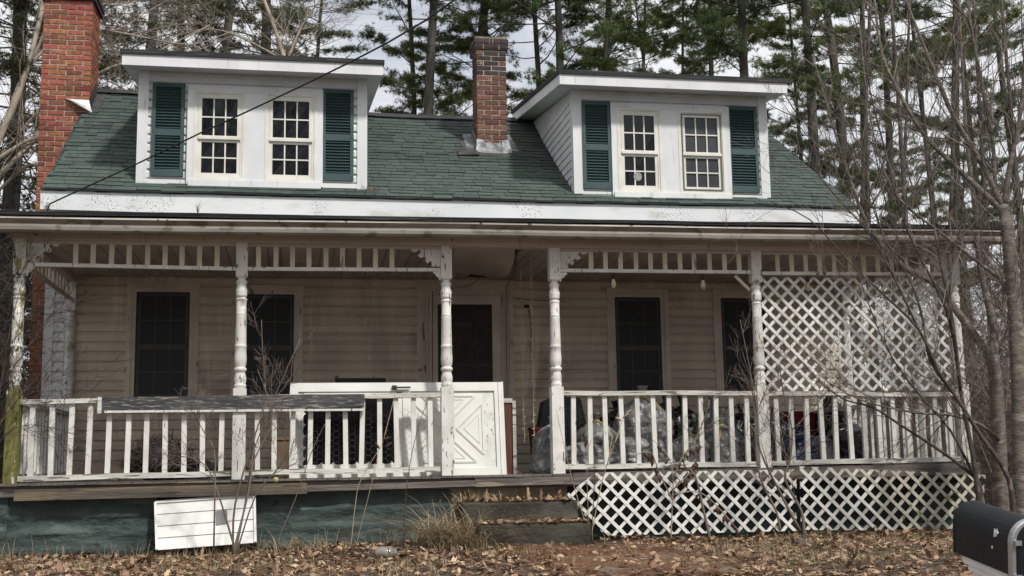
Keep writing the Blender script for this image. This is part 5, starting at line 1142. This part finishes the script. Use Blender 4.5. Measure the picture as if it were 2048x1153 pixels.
stalk('weed_stalk', 'dark weed stalk curving up to the rail left of the third post', 'weed', [[(806, 1085), (815, 960), (835, 860), (860, 790)]], -.35, .005, 'dark_bark')
stalk('weed_stalk', 'thin brown stalk right of the left shrub', 'weed', [[(556, 1080), (590, 1000), (625, 900), (652, 845)]], -.5, .006, 'brown_twig')
# straw clump beside the steps
def clump(px, py, Y, N, spread, hmin, hmax, label):
    p = W(px, py, Y); V, T = blades(N, p.x+rng.normal(size=N)*spread, p.y+rng.normal(size=N)*spread*.7, [gz(p.x, p.y)]*N, hmin, hmax, 3.2, .003, 4); o = empty('grass_clump', (p.x, p.y, gz(p.x, p.y)), label, 'grass clump'); tri_mesh('blades', V, T, 'straw', o, kind='stuff')
clump(900, 1072, -.6, 620, .15, .25, .72, 'clump of long straw drooping beside the left of the steps'); clump(940, 1086, -.92, 260, .11, .15, .45, 'smaller straw clump before the lower step'); clump(585, 1085, -.45, 130, .14, .12, .34, 'low straw clump right of the white panel')
p = W(960, 1000, -.3); V, T = blades(220, p.x+rng.normal(size=220)*.12, -.22+rng.normal(size=220)*.07, [p.z-.02]*220, .03, .16, 1.8, .003, 4); o = empty('grass_clump', (p.x, -.22, p.z-.02), 'matted dry straw lying on the left of the upper step', 'grass clump'); tri_mesh('blades', V, T, 'straw', o, kind='stuff')
for px, py, lb in ((395, 428, 'tiny dry weed growing from the gutter at left'), (1478, 455, 'small rusty needle tuft in the gutter at right')):
    p = W(px, py, -.39); V, T = blades(26, [p.x]*26, [-.36]*26, [p.z]*26, .05, .2 if px < 500 else .07, .9, .002, 3); o = empty('gutter_weed', (p.x, -.36, p.z), lb, 'weed'); tri_mesh('blades', V, T, 'brown_twig' if px < 500 else 'needles_orange', o, kind='stuff')

# ------------------------------------------------------------------ the woods behind
def tufts(pts, n, L, w, up=.25):
    """needle tufts: n blades of length L at each point -> numpy triangles"""
    P = np.repeat(np.asarray(pts), n, 0); D = rng.normal(size=P.shape); D[:, 2] += up; D /= np.linalg.norm(D, axis=1)[:, None]
    ln = L*rng.uniform(.6, 1.15, len(P))[:, None]; S = np.cross(D, rng.normal(size=P.shape)); S /= np.linalg.norm(S, axis=1)[:, None]+1e-9
    V = np.stack([P-S*w/2, P+S*w/2, P+D*ln], 1).reshape(-1, 3); return V
def tri_obj_mesh(name, V, m):
    me = bpy.data.meshes.new(name); n = len(V); me.vertices.add(n); me.vertices.foreach_set('co', V.astype(np.float32).ravel()); me.loops.add(n); me.loops.foreach_set('vertex_index', np.arange(n, dtype=np.int32)); me.polygons.add(n//3); me.polygons.foreach_set('loop_start', np.arange(0, n, 3, dtype=np.int32)); me.update(calc_edges=True); me.materials.append(MATS[m]); return me
def conifer(seed, H, zlow, nb, blen, droop, dead, tuftn, nt_, m, L=.15, w=.02, r0=.16, prof='pine'):
    r = random.Random(seed); wood = MB(); P = []
    bend = [Vector((.25*math.sin(i*.7+seed), .25*math.cos(i*.5+seed*2), 0))*(i/12) for i in range(13)]
    ax_ = lambda z: bend[min(12, int(z/H*12))].lerp(bend[min(12, int(z/H*12)+1)], (z/H*12) % 1)+Vector((0, 0, z))
    tr = MB(); tr.tube([ax_(H*i/12*.999)-Vector((0, 0, .15 if i == 0 else 0)) for i in range(13)], [r0*(1-.85*(i/12)**1.1)*(1.18 if i == 0 else 1) for i in range(13)], 10)
    for b in range(nb):
        z = zlow+(H-zlow-.4)*(b+r.random())/nb; a = r.uniform(0, 6.28); f = 1-(z-zlow)/(H-zlow)
        Lb = blen*(.35+.65*f**.7 if prof == 'cone' else (.55+.45*math.sin(math.pi*min(1, .25+f))))*r.uniform(.6, 1.15); d = Vector((math.cos(a), math.sin(a), droop+r.uniform(-.12, .2))); p = ax_(z); pts = [p]; isdead = r.random() < dead*(f**1.5)
        for k in range(5): d = (d+Vector((r.gauss(0, .12), r.gauss(0, .12), r.gauss(0, .08)+(.06 if prof == 'pine' else (.05 if k > 2 else -.05))))).normalized(); pts.append(pts[-1]+d*Lb/5)
        wood.tube(pts, [max(.003, .008+.008*Lb*(1-k/5)*.6) for k in range(6)], 4, cap=False)
        for s in range(int(nt_*Lb/blen*1.3)+1):
            u = r.uniform(.25, 1); k = min(4, int(u*5)); q = pts[k].lerp(pts[k+1], (u*5) % 1); t = (pts[k+1]-pts[k]).normalized(); sd2 = Vector((-t.y, t.x, r.uniform(-.2, .25)))*r.choice((-1, 1)); Ls = Lb*r.uniform(.14, .34)*(1.15-.5*u)
            e = q+(t*.55+sd2*.8).normalized()*Ls; 
            if not (isdead and r.random() < .92):
                wood.tube([q, e], [.006, .003], 3, cap=False)
                for j in range(tuftn): v = r.uniform(.25, 1.08); P.append(q.lerp(e, v)+Vector((r.gauss(0, .05), r.gauss(0, .05), r.gauss(0, .035)-(.12*r.random() if prof != 'pine' else 0))))
            elif r.random() < .6: wood.tube([q, e], [.006, .003], 3, cap=False)
    def tom(mb, nm, mm):
        me = bpy.data.meshes.new(nm); me.from_pydata(mb.v, [], mb.f); me.materials.append(MATS[mm]); me.polygons.foreach_set('use_smooth', [True]*len(me.polygons)); return me
    V = tufts([tuple(p) for p in P], 14, L, w); return tom(tr, 'trunk', 'pine_bark'), tom(wood, 'branches', 'pine_bark'), tri_obj_mesh('crown', V, m)
PINE = [conifer(i, 19+i % 3, 4.6+.5*(i % 3), 46, 3.3, .06, .22, 13, 22, 'pine_needles_light' if i in (1, 3, 4) else 'pine_needles', .12, .011) for i in range(6)]
HEM = [conifer(20+i, 17, 1.0, 90, 3.2, -.12, .12, 8, 16, 'hemlock_needles', .10, .013, .2, 'cone') for i in range(2)]
YOUNG = [conifer(30+i, 9+i, 1.2, 54, 2.0, .12, .05, 7, 13, 'pine_needles', .12, .012, .07, 'cone') for i in range(2)]
def plant(name, trio, px, py, Y, r0, label, cat='tree', group=None, rot=None, r_ref=.16, sz=1.0, lean=(0, 0)):
    p = W(px, py, Y); g0 = gz(p.x, p.y); o = empty(name, (p.x, p.y, g0), label, cat, group); rt = random.uniform(0, 6.28) if rot is None else rot
    for nm, me, k in (('trunk', trio[0], 1), ('branches', trio[1], 1), ('crown', trio[2], 1)):
        c = bpy.data.objects.new(nm, me); C.objects.link(c); c.parent = o; c.rotation_euler = (lean[0], lean[1], rt); c.scale = (r0/r_ref, r0/r_ref, sz) if nm == 'trunk' else (sz, sz, sz)
        if nm != 'trunk': c['kind'] = 'stuff'
    return o
GP = 'tall pines standing behind the house'
for i, (px, Y, r, lb, ln) in enumerate((
    (515, 17, .22, 'tall pine behind the left dormer, right of its middle', .0), (820, 22, .13, 'thin pine trunk right of the left dormer, left of a thicker one', 0),
    (853, 18, .19, 'straight dark pine nearest the left dormer roof end', 0), (938, 19, .26, 'thick leaning pine just left of the centre chimney', -.05),
    (975, 23, .15, 'pine rising directly behind the centre chimney', 0), (1063, 21, .15, 'pine just right of the centre chimney', 0),
    (1133, 17, .18, 'dark pine above the left end of the right dormer', 0), (1220, 19, .19, 'pine above the left shutter of the right dormer', 0),
    (1277, 26, .12, 'thin pine above the right dormer, left of a thinner pair', 0), (1310, 28, .12, 'thin pine above the middle of the right dormer', 0),
    (1428, 25, .16, 'slim pine above the right dormer window', 0), (1508, 17, .19, 'curving pine above the right end of the right dormer', .03),
    (1648, 16, .19, 'grey speckled pine, left one of the pair right of the dormer', .02), (1680, 17.5, .2, 'dark pine, right one of the pair right of the dormer', .02),
    (1722, 24, .13, 'thin pine right of the close pair', 0), (1778, 20, .17, 'dark pine rising above the right end of the porch roof', 0),
    (1858, 23, .14, 'slim pine behind the bare trees at right', 0), (1908, 19, .2, 'thick dark pine behind the forked bare tree', 0),
    (1962, 25, .15, 'distant pine between the two bare trees', 0), (2036, 22, .17, 'pine at the right photo edge', 0),
    (620, 26, .14, 'distant pine showing above the left dormer roof', 0), (1380, 30, .13, 'far pine above the right dormer mullion', 0), (1590, 27, .13, 'far pine just right of the right dormer roof', 0))):
    plant('pine_tree', PINE[i % 6], px, 300, Y, r, lb, 'pine tree', GP, sz=random.uniform(.92, 1.12), lean=(random.uniform(-.02, .02), ln+random.uniform(-.025, .025)))
for i, (px, Y, lb) in enumerate(((20, 10, 'dark shaggy hemlock at the left photo edge'), (-60, 8, 'dark hemlock half outside the left edge'), (150, 15, 'dark hemlock behind the left chimney'), (285, 13, 'mossy hemlock behind the left end of the left dormer'), (345, 16, 'dark hemlock behind the left dormer shutter'), (440, 15, 'hemlock behind the left dormer windows'))):
    plant('hemlock_tree', HEM[i % 2], px, 300, Y, .2, lb, 'hemlock', 'dark hemlocks behind the left end of the house', r_ref=.2, sz=random.uniform(.9, 1.05))
for i, (px, Y, s_, lb) in enumerate(((648, 15, 1.0, 'airy young pine right behind the left dormer roof'), (760, 13, .8, 'young pine in the gap right of the left dormer'), (905, 14, .82, 'young green pine left of the centre chimney'), (1055, 15, .85, 'young green pine right of the centre chimney'), (1600, 13, .75, 'young pine reaching over the right dormer roof end'), (1960, 12, .8, 'young pine low behind the bare trees at right'), (1120, 20, .9, 'young pine behind the gap right of the chimney'))):
    plant('young_pine', YOUNG[i % 2], px, 300, Y, .07, lb, 'pine tree', 'young pines behind the house', r_ref=.07, sz=s_)
# bare broadleaf trees behind, left and right
woody('bare_tree', 'pale bare branches arching over from the left behind the big chimney', 'tree', [
    ([(-60, 700), (-40, 400), (-10, 300), (40, 180), (75, 60), (95, -40)], 6, 7, .07, .03),
    ([(-30, 380), (40, 310), (110, 240), (190, 150), (300, 110), (420, 50)], 6.5, 8, .05, .008),
    ([(-20, 330), (40, 290), (120, 255), (200, 235), (330, 150)], 6.5, 7.5, .04, .006),
    ([(0, 280), (60, 130), (160, 60), (260, 70), (380, 90), (470, 60)], 6.5, 8, .04, .006),
    ([(-40, 420), (20, 360), (60, 330), (90, 340), (130, 300)], 6.2, 6.5, .03, .005),
    ([(40, 180), (120, 20), (230, 10), (350, -10)], 7, 8, .03, .008)], 'pale_twig', 'pale_twig', 20, 2.0, .012, up=.02)
woody('bare_tree', 'pale bare tree behind the left dormer roof', 'tree', [
    ([(560, 700), (575, 200), (560, 90), (520, -20)], 9, 10, .06, .03), ([(570, 180), (470, 130), (380, 110), (290, 140), (230, 120)], 9.3, 9.5, .028, .005), ([(565, 120), (470, 70), (400, 60), (300, 90)], 9.5, 9.5, .024, .005), ([(568, 140), (600, 60), (640, 0)], 9.6, 9.8, .03, .012)], 'pale_twig', 'pale_twig', 22, 1.8, .010, up=.02)
for i, (px, Y, dx, lb) in enumerate(((1712, 9, 30, 'thin bare tree right of the roof end'), (1745, 12, -20, 'thin bare tree behind the porch roof end'), (1830, 8, -50, 'bare tree right behind the porch end'), (1890, 11, 30, 'bare slim tree behind the right forked tree'), (1985, 9, -40, 'bare tree low behind the right edge'), (2060, 8, -60, 'bare tree just outside the right edge leaning in'), (1800, 14, 20, 'far thin bare tree above the porch end'))):
    woody('bare_tree', lb, 'tree', [([(px, 800), (px+dx*.3, 500), (px+dx*.6, 250), (px+dx, -30)], Y, Y+.5, .06, .03), ([(px+dx*.2, 560), (px-60, 400), (px-90, 250)], Y, Y+.3, .025, .006), ([(px+dx*.4, 420), (px+70, 280), (px+90, 100)], Y, Y+.3, .025, .006)], 'dark_bark', 'far_twig', 11, 1.7, .009)
p = RS(W(745, 373, 2.45).x, .045, .03); V, T = blades(60, p.x+rng.normal(size=60)*.05, p.y+rng.normal(size=60)*.03, [p.z]*60, .03, .08, 2.2, .003, 3); o = empty('needle_clump', p, 'rust coloured clump of pine needles on the roof beside the left dormer', 'pine needles'); tri_mesh('needles', V, T, 'needles_orange', o, kind='stuff')
# brush thickets either side of the house
def thicket(name, x0, x1, y0, y1, N, h, m, label):
    b = np.stack([rng.uniform(x0, x1, N), rng.uniform(y0, y1, N), np.zeros(N)], 1); b[:, 2] = h*rng.random(N)**1.3; d = rng.normal(size=(N, 3)); d[:, 2] = abs(d[:, 2])*.9+.25; d /= np.linalg.norm(d, axis=1)[:, None]; L = rng.uniform(.25, 1.1, N)[:, None]; r = rng.uniform(.002, .0055, N)[:, None]
    mid = b+d*L*.5+rng.normal(size=(N, 3))*.06; e = b+d*L+rng.normal(size=(N, 3))*.12; s = np.cross(d, rng.normal(size=(N, 3))); s /= np.linalg.norm(s, axis=1)[:, None]; t = np.cross(d, s)
    ring = lambda c, k: np.stack([c+s*r*k, c+(-.5*s+.87*t)*r*k, c+(-.5*s-.87*t)*r*k], 1); V = np.concatenate([ring(b, 1), ring(mid, .8), ring(e, .4)], 1).reshape(-1, 3)
    q = []
    for a in (0, 3):
        for k in range(3): k2 = (k+1) % 3; q += [(a+k, a+k2, a+3+k2), (a+k, a+3+k2, a+3+k)]
    T = (np.arange(N)[:, None, None]*9+np.array(q)[None]).reshape(-1, 3); tri_mesh(name, V, T, m, kind='stuff', label=label, cat='brush')
thicket('brush', 7.3, 12.5, 1.5, 8, 11000, 3.4, 'brown_twig', 'tangled brown brush beyond the right end of the porch')
thicket('brush', 7.6, 16, 8, 13, 7000, 3.0, 'dark_bark', 'dark far brush behind the bare trees at right')
thicket('brush', -6.5, -3.0, -.5, 7, 6500, 3.2, 'dark_bark', 'dark tangled brush left of the porch')
thicket('brush', 7.1, 9.0, -.6, 1.6, 2200, 1.6, 'brown_twig', 'low brown brush beside the right porch end')

# woods on the other side of the road, behind the viewer: they show only as reflections in the panes
wd = MB(); wp = []
for i in range(60):
    x, y = random.uniform(-40, 48), random.uniform(-52, -30); h = random.uniform(18, 30); b0 = gz(x, y)-.1
    wd.tube([(x, y, b0), (x+random.uniform(-.4, .4), y, b0+h*.5), (x+random.uniform(-.9, .9), y, b0+h)], [random.uniform(.16, .3), .14, .03], 6)
    for k in range(22):
        z = h*random.uniform(.2, .98); a_ = random.uniform(0, 6.28); L_ = (1-z/h)*3+1.2; e_ = (x+math.cos(a_)*L_, y+math.sin(a_)*L_, b0+z+.6); wd.tube([(x, y, b0+z), e_], [.035, .008], 4, cap=False)
        if i % 3: wp += [tuple(Vector((x, y, b0+z)).lerp(Vector(e_), random.uniform(.3, 1.1))) for q in range(6)]
wv = tufts(wp, 7, .8, .22)
wo = tri_mesh('woods', wv, np.arange(len(wv)).reshape(-1, 3), 'pine_needles', kind='stuff', label='dark pine woods on the far side of the road', cat='woods')
wd.build('wood_trunks', 'dark_bark', wo, True, kind='stuff')
